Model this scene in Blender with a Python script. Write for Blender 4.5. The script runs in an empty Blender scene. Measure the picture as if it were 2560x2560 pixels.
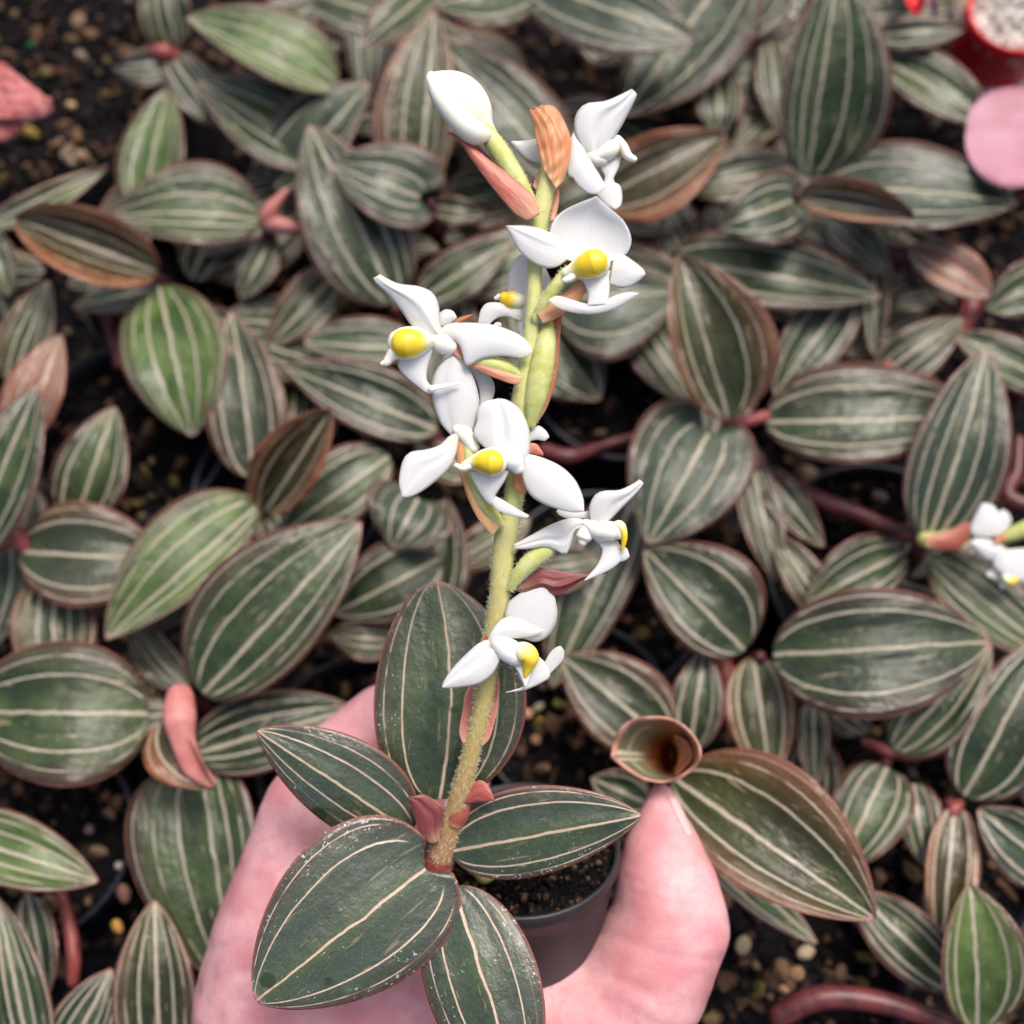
import bpy, math, random
import numpy as np
from mathutils import Vector

random.seed(11)
RNG = np.random.default_rng(11)
SC = bpy.context.scene
COL = SC.collection
R = math.radians

# ------------------------------------------------------------------ camera, sky, sun, exposure
CAM_H, PITCH, FOV = 0.455, 72.0, 50.0
cam_data = bpy.data.cameras.new("camera")
cam = bpy.data.objects.new("camera", cam_data)
COL.objects.link(cam)
cam.location = (0, 0, CAM_H)
cam.rotation_euler = (R(90 - PITCH), 0, 0)
cam_data.sensor_width = 36
cam_data.angle = R(FOV)
cam_data.clip_start, cam_data.clip_end = 0.01, 500
cam_data.dof.use_dof = True
cam_data.dof.focus_distance = 0.268
cam_data.dof.aperture_fstop = 7.2
SC.camera = cam

SUN_EL, SUN_AZ = 62.0, 30.0           # high soft light from beyond the top right of the picture
world = bpy.data.worlds.new("World")
SC.world = world
world.use_nodes = True
wn = world.node_tree
sky = wn.nodes.new("ShaderNodeTexSky")
sky.sky_type = 'NISHITA'
sky.sun_disc = False
sky.sun_elevation = R(SUN_EL)
sky.sun_rotation = R(SUN_AZ)
sky.air_density, sky.dust_density, sky.ozone_density = 1.0, 7.0, 0.7
bg = wn.nodes["Background"]
bg.inputs[1].default_value = 0.13
wn.links.new(sky.outputs[0], bg.inputs[0])

sun_data = bpy.data.lights.new("sun", 'SUN')
sun_data.energy = 1.5
sun_data.angle = R(22)
sun_data.color = (1.0, 0.97, 0.93)
sun = bpy.data.objects.new("sun", sun_data)
COL.objects.link(sun)
sd = Vector((math.sin(R(SUN_AZ)) * math.cos(R(SUN_EL)), math.cos(R(SUN_AZ)) * math.cos(R(SUN_EL)), math.sin(R(SUN_EL))))
sun.rotation_euler = sd.to_track_quat('Z', 'Y').to_euler()
sun.location = (0, 0, 3)

SC.view_settings.view_transform = 'Standard'
SC.view_settings.look = 'None'
SC.view_settings.gamma = 1.0
SC.view_settings.exposure = 0.50
SC.cycles.use_denoising = True
SC.cycles.max_bounces = 8

# ------------------------------------------------------------------ measuring: photograph points to places
FPX = 1280 / math.tan(R(FOV / 2))
cp, sp = math.cos(R(PITCH)), math.sin(R(PITCH))
FWD = np.array([0, cp, -sp]); UP = np.array([0, sp, cp]); RT = np.array([1.0, 0, 0])
CAMP = np.array([0, 0, CAM_H])
FR = dict(A=(900, 140, 2.415), B=(900, 860, 2.415), C=(400, 1660, 1.932), D=(1100, 1660, 1.932), E=(0, 0, 2.1467),
          F=(0, 850, 2.1467), G=(0, 1700, 2.1467), H=(1660, 0, 2.1467), I=(1660, 850, 2.1467), J=(1660, 1660, 2.1467),
          K=(600, 0, 1.7564), L=(1040, 150, 3.22), M=(1200, 480, 4.391), N=(900, 660, 3.864), O=(960, 860, 3.715),
          Q=(1060, 1180, 3.331), W=(0, 0, 0.754688), S=(2160, 0, 4.83), U=(2260, 1150, 4.83), V=(1480, 1750, 4.83),
          X=(600, 560, 2.76), Y=(1300, 860, 2.4143), Z=(1000, 1900, 5.683), T=(1060, 1640, 4.83), P=(0, 0, 1.0))


def full(f, pts):
    x, y, s = FR[f]
    return np.asarray(pts, float) / s + np.array([x, y])


def rays(px, py):
    px, py = np.asarray(px, float), np.asarray(py, float)
    return FWD + ((px - 1280) / FPX)[..., None] * RT - ((py - 1280) / FPX)[..., None] * UP


def at_depth(px, py, d):
    return CAMP + rays(px, py) * np.asarray(d, float)[..., None]


def at_height(px, py, h):
    r = rays(px, py)
    return CAMP + r * ((np.asarray(h, float) - CAM_H) / r[..., 2])[..., None]


# ------------------------------------------------------------------ node helpers
class NT:
    def __init__(self, name):
        self.m = bpy.data.materials.new(name)
        self.m.use_nodes = True
        self.t = self.m.node_tree
        self.b = self.t.nodes["Principled BSDF"]

    def n(self, kind, **kw):
        o = self.t.nodes.new("ShaderNode" + kind)
        for k, v in kw.items():
            setattr(o, k, v)
        return o

    def put(self, sock, v):
        if isinstance(v, bpy.types.NodeSocket):
            self.t.links.new(v, sock)
        else:
            if isinstance(v, (tuple, list)) and len(v) == 3 and sock.type == 'RGBA':
                v = (*v, 1)
            sock.default_value = v

    def math(self, op, a, b=0.0, c=None):
        o = self.n("Math", operation=op)
        self.put(o.inputs[0], a); self.put(o.inputs[1], b)
        if c is not None:
            self.put(o.inputs[2], c)
        return o.outputs[0]

    def step(self, v, lo, hi, a=0.0, b=1.0):
        o = self.n("MapRange", interpolation_type='SMOOTHSTEP')
        self.put(o.inputs[0], v); self.put(o.inputs[1], lo); self.put(o.inputs[2], hi)
        self.put(o.inputs[3], a); self.put(o.inputs[4], b)
        return o.outputs[0]

    def mix(self, f, a, b, mode='MIX'):
        o = self.n("Mix", data_type='RGBA', blend_type=mode)
        self.put(o.inputs[0], f); self.put(o.inputs[6], a); self.put(o.inputs[7], b)
        return o.outputs[2]

    def noise(self, vec, scale, detail=2.0, rough=0.5, w=None):
        o = self.n("TexNoise")
        if vec is not None:
            self.put(o.inputs["Vector"], vec)
        o.inputs["Scale"].default_value = scale
        o.inputs["Detail"].default_value = detail
        o.inputs["Roughness"].default_value = rough
        return o.outputs[0]

    def attr(self, name, out=2):
        o = self.n("Attribute", attribute_name=name)
        return o.outputs[out]

    def scaled(self, vec, s):
        o = self.n("VectorMath", operation='MULTIPLY')
        self.put(o.inputs[0], vec); o.inputs[1].default_value = s
        return o.outputs[0]

    def bump(self, h, strength, dist):
        o = self.n("Bump")
        o.inputs["Strength"].default_value = strength
        o.inputs["Distance"].default_value = dist
        self.put(o.inputs["Height"], h)
        self.t.links.new(o.outputs[0], self.b.inputs["Normal"])

    def set(self, **kw):
        for k, v in kw.items():
            self.put(self.b.inputs[k.replace("_", " ")], v)
        return self.m


def leaf_material(name, dusty, tone=None):
    k = NT(name)
    uv = k.n("UVMap", uv_map="UVMap").outputs[0]
    sx = k.n("SeparateXYZ"); k.put(sx.inputs[0], uv)
    t, v = sx.outputs[0], sx.outputs[1]
    hw = k.attr("half_width")
    met = k.attr("metric", 1)
    oi = k.n("ObjectInfo")
    sc = k.n("SeparateColor"); k.put(sc.inputs[0], oi.outputs["Color"])
    brown, light, grey = sc.outputs[0], sc.outputs[1], sc.outputs[2]
    close = oi.outputs["Alpha"]                       # how closely the side veins crowd the middle one
    wob = k.math('MULTIPLY', k.math('SUBTRACT', k.noise(met, 120, 2), 0.5), 0.10)
    av0 = k.math('ABSOLUTE', v)
    av = k.math('ABSOLUTE', k.math('ADD', v, k.math('MULTIPLY', wob, k.math('SUBTRACT', 1.0, av0))))
    rag = k.math('MULTIPLY_ADD', k.noise(met, 800, 2), 0.8, 0.6)
    brk = k.noise(k.scaled(met, (75, 330, 5)), 1.0, 2)
    ws = (0.00042, 0.00026, 0.00019, 0.0) if dusty else (0.00072, 0.00050, 0.00036, 0.00022)
    v1 = k.math('MULTIPLY_ADD', close, -0.26, 0.63)
    v2 = k.math('MULTIPLY_ADD', close, -0.20, 0.87)
    mask = None
    for v0, w, lo in ((0.0, ws[0], 0.0), (v1, ws[1], 0.06), (v2, ws[2], 0.14), (0.91, ws[3], 0.2)):
        if w == 0.0:
            continue
        d = k.math('MULTIPLY', k.math('ABSOLUTE', k.math('SUBTRACT', av, v0)), hw)
        wid = k.math('MULTIPLY', k.math('MULTIPLY', rag, w), k.math('SUBTRACT', 1.15, k.math('MULTIPLY', t, 0.45)))
        mk = k.step(d, k.math('MULTIPLY', wid, 0.55), k.math('MULTIPLY', wid, 1.2), 1.0, 0.0)
        if lo:
            mk = k.math('MULTIPLY', mk, k.step(t, lo * 0.3, lo))
        if lo == 0.14:
            mk = k.math('MULTIPLY', mk, k.step(brk, 0.40, 0.52, 0.15, 0.9))
        if lo == 0.2:
            mk = k.math('MULTIPLY', mk, k.step(close, 0.4, 0.7))
        mask = mk if mask is None else k.math('MAXIMUM', mask, mk)
    dn = k.noise(k.scaled(met, (90, 700, 37)), 1.0, 2.0, 0.6)
    dash = k.math('MULTIPLY', k.step(dn, 0.655, 0.69), k.step(av, 0.86, 0.70))
    dash = k.math('MULTIPLY', dash, 0.5 if dusty else 0.8)
    big = k.noise(met, 75, 3)
    fine = k.noise(met, 1500, 3, 0.7)
    base = k.mix(k.step(big, 0.32, 0.68), (0.0060, 0.0125, 0.0048), (0.022, 0.040, 0.0120))
    base = k.mix(light, base, k.mix(k.step(big, 0.3, 0.7), (0.042, 0.080, 0.018), (0.115, 0.175, 0.045)))
    base = k.mix(grey, base, (0.058, 0.078, 0.062) if dusty else (0.036, 0.052, 0.040))
    mott = k.noise(met, 330, 3, 0.65)
    base = k.mix(k.step(mott, 0.40, 0.80, 0.0, 0.25), base, (0.034, 0.040, 0.027))
    edge = k.math('MULTIPLY', k.step(av0, 0.62, 1.0), 0.5 if dusty else 0.72)
    base = k.mix(edge, base, (0.058, 0.027, 0.025))
    halo = k.math('MULTIPLY', k.step(k.math('MULTIPLY', av0, hw), 0.0, 0.0055, 0.42, 0.0), k.step(big, 0.3, 0.6))
    base = k.mix(halo, base, (0.085, 0.115, 0.045))
    copper = k.mix(k.step(big, 0.35, 0.65), (0.20, 0.066, 0.024), (0.27, 0.105, 0.05))
    base = k.mix(brown, base, k.mix(k.step(k.math('ADD', av0, k.math('MULTIPLY', mott, 0.25)), 0.55, 1.05), (0.042, 0.030, 0.010), copper))
    if tone:
        base = k.mix(k.step(mott, 0.3, 0.7), *tone)
    base = k.mix(1.0, base, k.step(fine, 0.25, 0.75, 0.70, 1.28), 'MULTIPLY')
    vcol = k.mix(k.noise(met, 150, 2), (0.43, 0.41, 0.32), (0.30, 0.235, 0.185))
    if dusty:
        vcol = k.mix(k.noise(met, 150, 2), (0.58, 0.49, 0.36), (0.44, 0.27, 0.20))
    col = k.mix(dash, base, (0.26, 0.20, 0.12))
    col = k.mix(mask, col, vcol)
    rim = k.step(k.math('MULTIPLY', k.math('SUBTRACT', 1.0, av0), hw), 0.0002 if dusty else 0.0001, 0.0010 if dusty else 0.0007, 0.85, 0.0)
    col = k.mix(rim, col, (0.235, 0.085, 0.065))
    tipm = k.math('MULTIPLY', k.step(t, 0.955, 1.0), 0.7)
    col = k.mix(tipm, col, (0.42, 0.22, 0.2))
    if dusty:
        cl = k.math('ADD', k.step(av0, 0.45, 0.97, 0.0, 0.22), k.noise(met, 75, 2))
        sp_ = k.math('ADD', k.noise(met, 1150, 2, 0.6), k.math('MULTIPLY', cl, 0.34))
        col = k.mix(k.step(sp_, 0.905, 0.96, 0.0, 0.8), col, (0.52, 0.57, 0.57))
        scr = k.noise(k.scaled(met, (1100, 330, 11)), 1.0, 3, 0.7)
        col = k.mix(k.math('MULTIPLY', k.step(scr, 0.62, 0.74), 0.35), col, (0.13, 0.165, 0.15))
        hz = k.noise(met, 130, 4, 0.7)
        col = k.mix(k.step(hz, 0.52, 0.78, 0.0, 0.30), col, (0.10, 0.13, 0.12))
        vo = k.n("TexVoronoi"); k.put(vo.inputs["Vector"], met); vo.inputs["Scale"].default_value = 85
        cc = k.n("SeparateColor"); k.put(cc.inputs[0], vo.outputs["Color"])
        wet = k.math('MULTIPLY', k.step(k.math('ADD', vo.outputs["Distance"], k.math('MULTIPLY', mott, 0.1)), 0.21, 0.25, 1.0, 0.0), k.step(cc.outputs[0], 0.90, 0.91))
        col = k.mix(k.math('MULTIPLY', wet, 0.8), col, (0.012, 0.030, 0.005))
    hgt = k.math('ADD', k.math('MULTIPLY', mask, -0.4), k.math('MULTIPLY', fine, 0.25))
    hgt = k.math('ADD', hgt, k.math('MULTIPLY', k.noise(met, 200, 3, 0.6), 1.5))
    hgt = k.math('ADD', hgt, k.math('MULTIPLY', k.noise(k.scaled(met, (60, 240, 1)), 1.0, 2), 0.9 if dusty else 2.2))
    k.bump(hgt, 0.34 if dusty else 0.5, 0.0009)
    return k.set(Base_Color=col, Roughness=k.step(k.noise(met, 45, 3), 0.35, 0.65, 0.18, 0.40), Specular_IOR_Level=0.5 if dusty else 0.38)


def funnel_material():
    k = NT("rolled_leaf")
    uv = k.n("UVMap", uv_map="UVMap").outputs[0]
    sx = k.n("SeparateXYZ"); k.put(sx.inputs[0], uv)
    t, a = sx.outputs[0], k.math('ABSOLUTE', sx.outputs[1])
    col = k.mix(k.step(t, 0.1, 0.9), (0.36, 0.15, 0.065), (0.20, 0.05, 0.008))
    olive = k.math('MULTIPLY', k.step(a, 0.12, 0.27), k.step(t, 0.72, 0.40))
    col = k.mix(olive, col, k.mix(k.noise(k.attr("metric", 1), 180, 2), (0.12, 0.12, 0.065), (0.24, 0.23, 0.15)))
    line = k.math('MULTIPLY', k.step(k.math('ABSOLUTE', k.math('SUBTRACT', a, 0.435)), 0.006, 0.016, 1.0, 0.0), k.step(t, 0.6, 0.4))
    line2 = k.math('MULTIPLY', k.step(k.math('ABSOLUTE', k.math('SUBTRACT', t, 0.27)), 0.015, 0.05, 0.55, 0.0), k.step(a, 0.2, 0.3))
    col = k.mix(k.math('MAXIMUM', line, line2), col, (0.55, 0.50, 0.38))
    col = k.mix(k.step(t, 0.03, 0.10, 1.0, 0.0), col, (0.44, 0.23, 0.17))
    k.set(Subsurface_Weight=0.15, Subsurface_Scale=0.002)
    return k.set(Base_Color=col, Roughness=0.45)


def simple(name, c1, c2, scale, rough=0.5, bump=0.0, bscale=None, sss=0.0, spec=0.4, dist=0.0004):
    k = NT(name)
    tc = k.n("TexCoord").outputs["Object"]
    n1 = k.noise(tc, scale, 4, 0.6)
    col = k.mix(k.step(n1, 0.3, 0.7), c1, c2)
    if bump:
        k.bump(k.noise(tc, bscale or scale * 4, 4, 0.6), bump, dist)
    if sss:
        k.set(Subsurface_Weight=sss, Subsurface_Scale=0.003, Subsurface_Radius=(1.0, 0.95, 0.85) if 'petal' in name else (1.0, 0.5, 0.35))
    return k.set(Base_Color=col, Roughness=rough, Specular_IOR_Level=spec)


def petal_material():
    k = NT("white_petal")
    uv = k.n("UVMap", uv_map="UVMap").outputs[0]
    sx = k.n("SeparateXYZ"); k.put(sx.inputs[0], uv)
    t, v = sx.outputs[0], sx.outputs[1]
    met = k.attr("metric", 1)
    col = k.mix(k.step(t, 0.0, 0.28), (0.81, 0.80, 0.70), (0.83, 0.835, 0.845))
    n1 = k.noise(met, 420, 3)
    col = k.mix(k.step(n1, 0.52, 0.8, 0.0, 0.35), col, (0.80, 0.795, 0.795))
    tip = k.math('MULTIPLY', k.step(t, 0.86, 1.0), k.step(k.noise(met, 600, 2), 0.4, 0.7, 0.0, 0.55))
    col = k.mix(tip, col, (0.70, 0.62, 0.53))
    mid = k.step(k.math('ABSOLUTE', v), 0.0, 0.05, 0.22, 0.0)
    col = k.mix(mid, col, (0.70, 0.71, 0.74))
    gr = k.math('ADD', k.noise(met, 5200, 2, 0.7), k.math('MULTIPLY', k.noise(k.scaled(met, (250, 1500, 9)), 1.0, 2), 0.9))
    k.bump(gr, 0.26, 0.0003)
    k.set(Subsurface_Weight=0.5, Subsurface_Scale=0.0030, Subsurface_Radius=(1.0, 0.98, 0.95))
    k.set(Base_Color=col, Roughness=0.5, Specular_IOR_Level=0.35)
    return k.m


def column_material():
    k = NT("yellow_column")
    uv = k.n("UVMap", uv_map="UVMap").outputs[0]
    sx = k.n("SeparateXYZ"); k.put(sx.inputs[0], uv)
    t = sx.outputs[0]
    y = k.step(t, 0.10, 0.5)
    col = k.mix(y, (0.84, 0.80, 0.60), (0.82, 0.65, 0.06))
    deep = k.math('MULTIPLY', k.step(t, 0.42, 0.66), k.noise(k.attr("metric", 1), 500, 1))
    col = k.mix(deep, col, (0.84, 0.56, 0.0))
    k.set(Subsurface_Weight=0.2, Subsurface_Scale=0.0018, Subsurface_Radius=(1.0, 0.7, 0.2))
    return k.set(Base_Color=col, Roughness=0.38)


def stem_material():
    k = NT("hairy_stem")
    uv = k.n("UVMap", uv_map="UVMap").outputs[0]
    sx = k.n("SeparateXYZ"); k.put(sx.inputs[0], uv)
    t = sx.outputs[0]
    met = k.attr("metric", 1)
    col = k.mix(k.step(t, 0.0, 0.13), (0.20, 0.05, 0.035), (0.36, 0.19, 0.08))
    col = k.mix(k.step(t, 0.10, 0.36), col, (0.50, 0.41, 0.13))
    col = k.mix(k.step(t, 0.34, 0.62), col, (0.62, 0.62, 0.24))
    n1 = k.noise(k.scaled(met, (500, 2200, 1)), 1.0, 3)
    col = k.mix(k.step(n1, 0.45, 0.75, 0.0, 0.5), col, (0.72, 0.70, 0.42))
    k.bump(n1, 0.4, 0.0004)
    k.set(Subsurface_Weight=0.15, Subsurface_Scale=0.002)
    return k.set(Base_Color=col, Roughness=0.55)


def bract_material():
    k = NT("coral_bract")
    uv = k.n("UVMap", uv_map="UVMap").outputs[0]
    sx = k.n("SeparateXYZ"); k.put(sx.inputs[0], uv)
    t, v = sx.outputs[0], sx.outputs[1]
    met = k.attr("metric", 1)
    oc = k.n("ObjectInfo").outputs["Color"]
    n1 = k.noise(k.scaled(met, (260, 1400, 3)), 1.0, 3)
    col = k.mix(1.0, oc, k.step(n1, 0.3, 0.7, 0.84, 1.08), 'MULTIPLY')
    col = k.mix(k.step(t, 0.0, 0.30, 0.38, 0.0), col, (0.60, 0.46, 0.25))
    col = k.mix(k.step(k.math('ABSOLUTE', v), 0.86, 1.0, 0.0, 0.45), col, (0.62, 0.32, 0.24))
    k.bump(n1, 0.5, 0.0004)
    k.set(Subsurface_Weight=0.2, Subsurface_Scale=0.002)
    return k.set(Base_Color=col, Roughness=0.42)


def skin_material():
    k = NT("skin")
    tc = k.n("TexCoord").outputs["Object"]
    n1 = k.noise(tc, 55, 3)
    n2 = k.noise(tc, 420, 4, 0.65)
    col = k.mix(k.step(n1, 0.3, 0.7), (0.57, 0.225, 0.245), (0.73, 0.41, 0.425))
    col = k.mix(k.step(n2, 0.45, 0.72, 0.0, 0.35), col, (0.58, 0.20, 0.205))
    vo = k.n("TexVoronoi"); k.put(vo.inputs["Vector"], tc); vo.inputs["Scale"].default_value = 1300
    hgt = k.math('ADD', k.math('MULTIPLY', vo.outputs["Distance"], 0.6), n2)
    k.bump(hgt, 0.28, 0.0005)
    k.set(Subsurface_Weight=0.3, Subsurface_Scale=0.005, Subsurface_Radius=(1.0, 0.35, 0.25))
    return k.set(Base_Color=col, Roughness=0.5, Specular_IOR_Level=0.4)


def grit_material():
    k = NT("soil_crumb")
    c = k.attr("tint", 0)
    tc = k.n("TexCoord").outputs["Object"]
    n1 = k.noise(tc, 900, 3, 0.7)
    col = k.mix(1.0, c, k.step(n1, 0.25, 0.75, 0.6, 1.3), 'MULTIPLY')
    k.bump(n1, 0.6, 0.0005)
    return k.set(Base_Color=col, Roughness=0.8, Specular_IOR_Level=0.12)


M = dict(
    leaf=leaf_material("striped_leaf", False),
    dusty=leaf_material("striped_leaf_with_dust", True),
    under=simple("leaf_underside", (0.15, 0.038, 0.02), (0.24, 0.075, 0.035), 160, 0.45, 0.3, 600),
    salmon=leaf_material("salmon_leaf", False, ((0.21, 0.09, 0.062), (0.27, 0.135, 0.095))),
    copper=simple("copper_leaf", (0.33, 0.115, 0.05), (0.42, 0.18, 0.10), 130, 0.42, 0.3, 500),
    petal=petal_material(), column=column_material(), stem=stem_material(), bract=bract_material(),
    cream=simple("cream_petal", (0.86, 0.84, 0.68), (0.89, 0.87, 0.78), 300, 0.45, 0.15, 1500, 0.25),
    ovary=simple("green_ovary", (0.44, 0.48, 0.11), (0.60, 0.61, 0.28), 260, 0.5, 0.3, 1200, 0.2),
    hair=simple("pale_hair", (0.75, 0.74, 0.55), (0.78, 0.77, 0.62), 200, 0.5),
    red_stem=simple("red_stem", (0.05, 0.012, 0.016), (0.15, 0.035, 0.036), 150, 0.38, 0.5, 300),
    red_bright=simple("coral_stem", (0.17, 0.032, 0.032), (0.32, 0.085, 0.075), 150, 0.4, 0.5, 300),
    soil=simple("black_soil", (0.004, 0.004, 0.006), (0.013, 0.011, 0.012), 220, 0.9, 1.0, 380, dist=0.003, spec=0.06),
    pot=simple("black_plastic", (0.016, 0.016, 0.024), (0.026, 0.026, 0.036), 90, 0.42, 0.15, 700),
    pot_held=simple("dark_grey_plastic", (0.026, 0.021, 0.025), (0.036, 0.029, 0.033), 60, 0.45, 0.15, 900),
    skin=skin_material(),
    bud=simple("bud_petal", (0.78, 0.765, 0.66), (0.81, 0.80, 0.72), 150, 0.5, 0.1, 900, 0.5),
    nail=simple("fingernail", (0.68, 0.42, 0.43), (0.74, 0.50, 0.51), 80, 0.25, spec=0.5),
    grit=grit_material(),
    funnel=funnel_material(),
    pink_shoot=simple("pink_shoot", (0.40, 0.12, 0.115), (0.50, 0.21, 0.19), 150, 0.45, 0.3, 500, 0.1),
    red_pot=simple("red_plastic", (0.72, 0.010, 0.016), (0.76, 0.016, 0.024), 60, 0.35),
    pale_grit=simple("pale_grit", (0.55, 0.52, 0.47), (0.74, 0.72, 0.70), 300, 0.8, 0.8, 700, dist=0.002),
    pink=simple("pink_leaf", (0.33, 0.125, 0.17), (0.42, 0.20, 0.26), 40, 0.5, 0.2, 300),
    dried=simple("dried_red", (0.42, 0.10, 0.10), (0.52, 0.20, 0.19), 110, 0.6, 0.8, 260, dist=0.002),
)


# ------------------------------------------------------------------ mesh helpers
def tag(o, label=None, cat=None, group=None, kind=None):
    if label: o['label'] = label
    if cat: o['category'] = cat
    if group: o['group'] = group
    if kind: o['kind'] = kind
    return o


def empty(name, loc, parent=None):
    o = bpy.data.objects.new(name, None)
    o.empty_display_size = 0.01
    COL.objects.link(o)
    if parent is not None:
        o.parent = parent
        loc = np.asarray(loc) - org(parent)
    o.location = [float(c) for c in loc]
    return o


def org(o):
    p = np.zeros(3)
    while o is not None:
        p = p + np.array(o.location)
        o = o.parent
    return p


def link(name, verts, faces, mats, parent=None, midx=None, smooth=True, loc=None):
    """link one mesh object; verts are world positions, stored relative to the parent (or loc)"""
    base = np.zeros(3)
    if parent is not None:
        base = org(parent)
    if loc is not None:
        base = np.asarray(loc, float)
    me = bpy.data.meshes.new(name)
    me.from_pydata((np.asarray(verts) - base).tolist(), [], [tuple(int(i) for i in f) for f in faces])
    for m in mats:
        me.materials.append(m)
    if midx is not None:
        me.polygons.foreach_set("material_index", np.asarray(midx, np.int32))
    if smooth:
        me.polygons.foreach_set("use_smooth", np.ones(len(me.polygons), bool))
    me.update()
    o = bpy.data.objects.new(name, me)
    COL.objects.link(o)
    if parent is not None:
        o.parent = parent
        if loc is not None:
            o.location = base - org(parent)
    elif loc is not None:
        o.location = base
    return o


def put_attrs(o, uvs, hw=None, met=None):
    me = o.data
    uvl = me.uv_layers.new(name="UVMap")
    li = np.empty(len(me.loops), np.int32)
    me.loops.foreach_get("vertex_index", li)
    uvl.data.foreach_set("uv", np.asarray(uvs)[li].ravel())
    if hw is not None:
        a = me.attributes.new("half_width", 'FLOAT', 'POINT')
        a.data.foreach_set("value", np.asarray(hw, np.float32).ravel())
    if met is not None:
        a = me.attributes.new("metric", 'FLOAT_VECTOR', 'POINT')
        a.data.foreach_set("vector", np.asarray(met, np.float32).ravel())


def grid_normals(P):
    du = np.gradient(P, axis=0); dv = np.gradient(P, axis=1)
    n = np.cross(du, dv)
    n /= np.linalg.norm(n, axis=-1, keepdims=True) + 1e-12
    return n


def sheet(name, P, T, V, thick, mats, parent, half=None, seed=0.0, color=None, closed_v=False):
    """a blade with real thickness from a grid of points: upper skin, lower skin and rim"""
    nt, nv = P.shape[:2]
    n = grid_normals(P)
    c = P[nt // 2, nv // 2]
    if np.dot(n[nt // 2, nv // 2], CAMP - c) < 0:
        n = -n
        flip = True
    else:
        flip = False
    # very narrow end rows copy the normal of their neighbour
    n[0] = n[1]; n[-1] = n[-2]
    th = thick * np.sqrt(np.clip(1 - np.abs(V) ** 4, 0.06, 1))[..., None]
    Q = P - n * th
    verts = np.concatenate([P.reshape(-1, 3), Q.reshape(-1, 3)])
    idx = np.arange(nt * nv).reshape(nt, nv)
    a, b, c_, d = idx[:-1, :-1].ravel(), idx[1:, :-1].ravel(), idx[1:, 1:].ravel(), idx[:-1, 1:].ravel()
    up = np.stack([a, b, c_, d], 1)
    if flip:
        up = up[:, ::-1]
    lo = up[:, ::-1] + nt * nv
    loop = np.concatenate([idx[0, :], idx[1:, -1], idx[-1, -2::-1], idx[-2:0:-1, 0]])
    nx = np.roll(loop, -1)
    rim = np.stack([loop, nx, nx + nt * nv, loop + nt * nv], 1)
    if flip:
        rim = rim[:, ::-1]
    faces = np.concatenate([up, lo, rim])
    mi = np.concatenate([np.zeros(len(up)), np.full(len(lo), len(mats) - 1), np.zeros(len(rim))])
    o = link(name, verts, faces, mats, parent, mi)
    seg = np.linalg.norm(np.diff(P[:, nv // 2], axis=0), axis=1)
    s = np.concatenate([[0], np.cumsum(seg)])
    mid = nv // 2
    wl = np.linalg.norm(P[:, 0] - P[:, mid], axis=1); wr = np.linalg.norm(P[:, -1] - P[:, mid], axis=1)
    W = np.where(V < 0, wl[:, None], wr[:, None])
    met = np.stack([np.repeat(s[:, None], nv, 1), V * W, np.full(V.shape, seed)], -1).reshape(-1, 3)
    uv = np.stack([T.ravel(), V.ravel()], 1)
    put_attrs(o, np.concatenate([uv, uv]), np.concatenate([W.ravel(), W.ravel()]), np.concatenate([met, met]))
    if color is not None:
        o.color = color
    return o


def spline(pts, n, cosine=True):
    pts = np.asarray(pts, float)
    ext = np.vstack([2 * pts[0] - pts[1], pts, 2 * pts[-1] - pts[-2]])
    out = []
    for i in range(1, len(ext) - 2):
        p0, p1, p2, p3 = ext[i - 1:i + 3]
        for u in np.linspace(0, 1, 12, endpoint=False):
            out.append(0.5 * (2 * p1 + (p2 - p0) * u + (2 * p0 - 5 * p1 + 4 * p2 - p3) * u * u + (3 * p1 - p0 - 3 * p2 + p3) * u ** 3))
    out.append(pts[-1])
    out = np.array(out)
    s = np.concatenate([[0], np.cumsum(np.linalg.norm(np.diff(out[:, :2], axis=0), axis=1))])
    u = np.linspace(0, 1, n)
    if cosine:
        u = 0.35 * u + 0.65 * (1 - np.cos(np.pi * u)) / 2
    q = u * s[-1]
    return np.stack([np.interp(q, s, out[:, k]) for k in range(out.shape[1])], 1), u


STYLE = dict(d=(0.0, 0.03, 0.15), D=(0.0, 0.0, 0.03), g=(0.0, 0.26, 0.18), l=(0.0, 0.85, 0.05), y=(0.0, 0.12, 0.70),
             o=(0.22, 0.18, 0.05), b=(0.85, 0.1, 0.0), B=(0.97, 0.15, 0.0), p=(0.22, 0.1, 0.6), t=(0.0, 0.02, 0.30),
             r=(0.42, 0.20, 0.05), h=(0.0, 0.16, 0.50), H=(0.0, 0.08, 0.66))


def leaf_grid(base, tip, L, Rw, bend, p, q, lobe, nt=24, nv=15):
    base, tip = np.asarray(base, float), np.asarray(tip, float)
    d = tip - base
    ln = np.linalg.norm(d); dh = d / ln
    nl = np.array([dh[1], -dh[0]])
    u = np.linspace(0, 1, nt)
    t = 0.25 * u + 0.75 * (1 - np.cos(np.pi * u)) / 2
    t = 0.004 + 0.992 * t
    v = np.linspace(-1, 1, nv)
    w = t ** p * (1 - t) ** q
    m = p / (p + q)
    w = w / (m ** p * (1 - m) ** q)
    T, V = np.meshgrid(t, v, indexing='ij')
    side = np.where(V < 0, -V * L, -V * Rw) * w[:, None]
    along = T - lobe * np.abs(V) ** 1.6 * (1 - T) ** 3
    cen = base + along[..., None] * d + (2 * along * (1 - along))[..., None] * (2 * bend) * nl * 0.5
    xy = cen + side[..., None] * nl
    return xy, T, V


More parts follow.
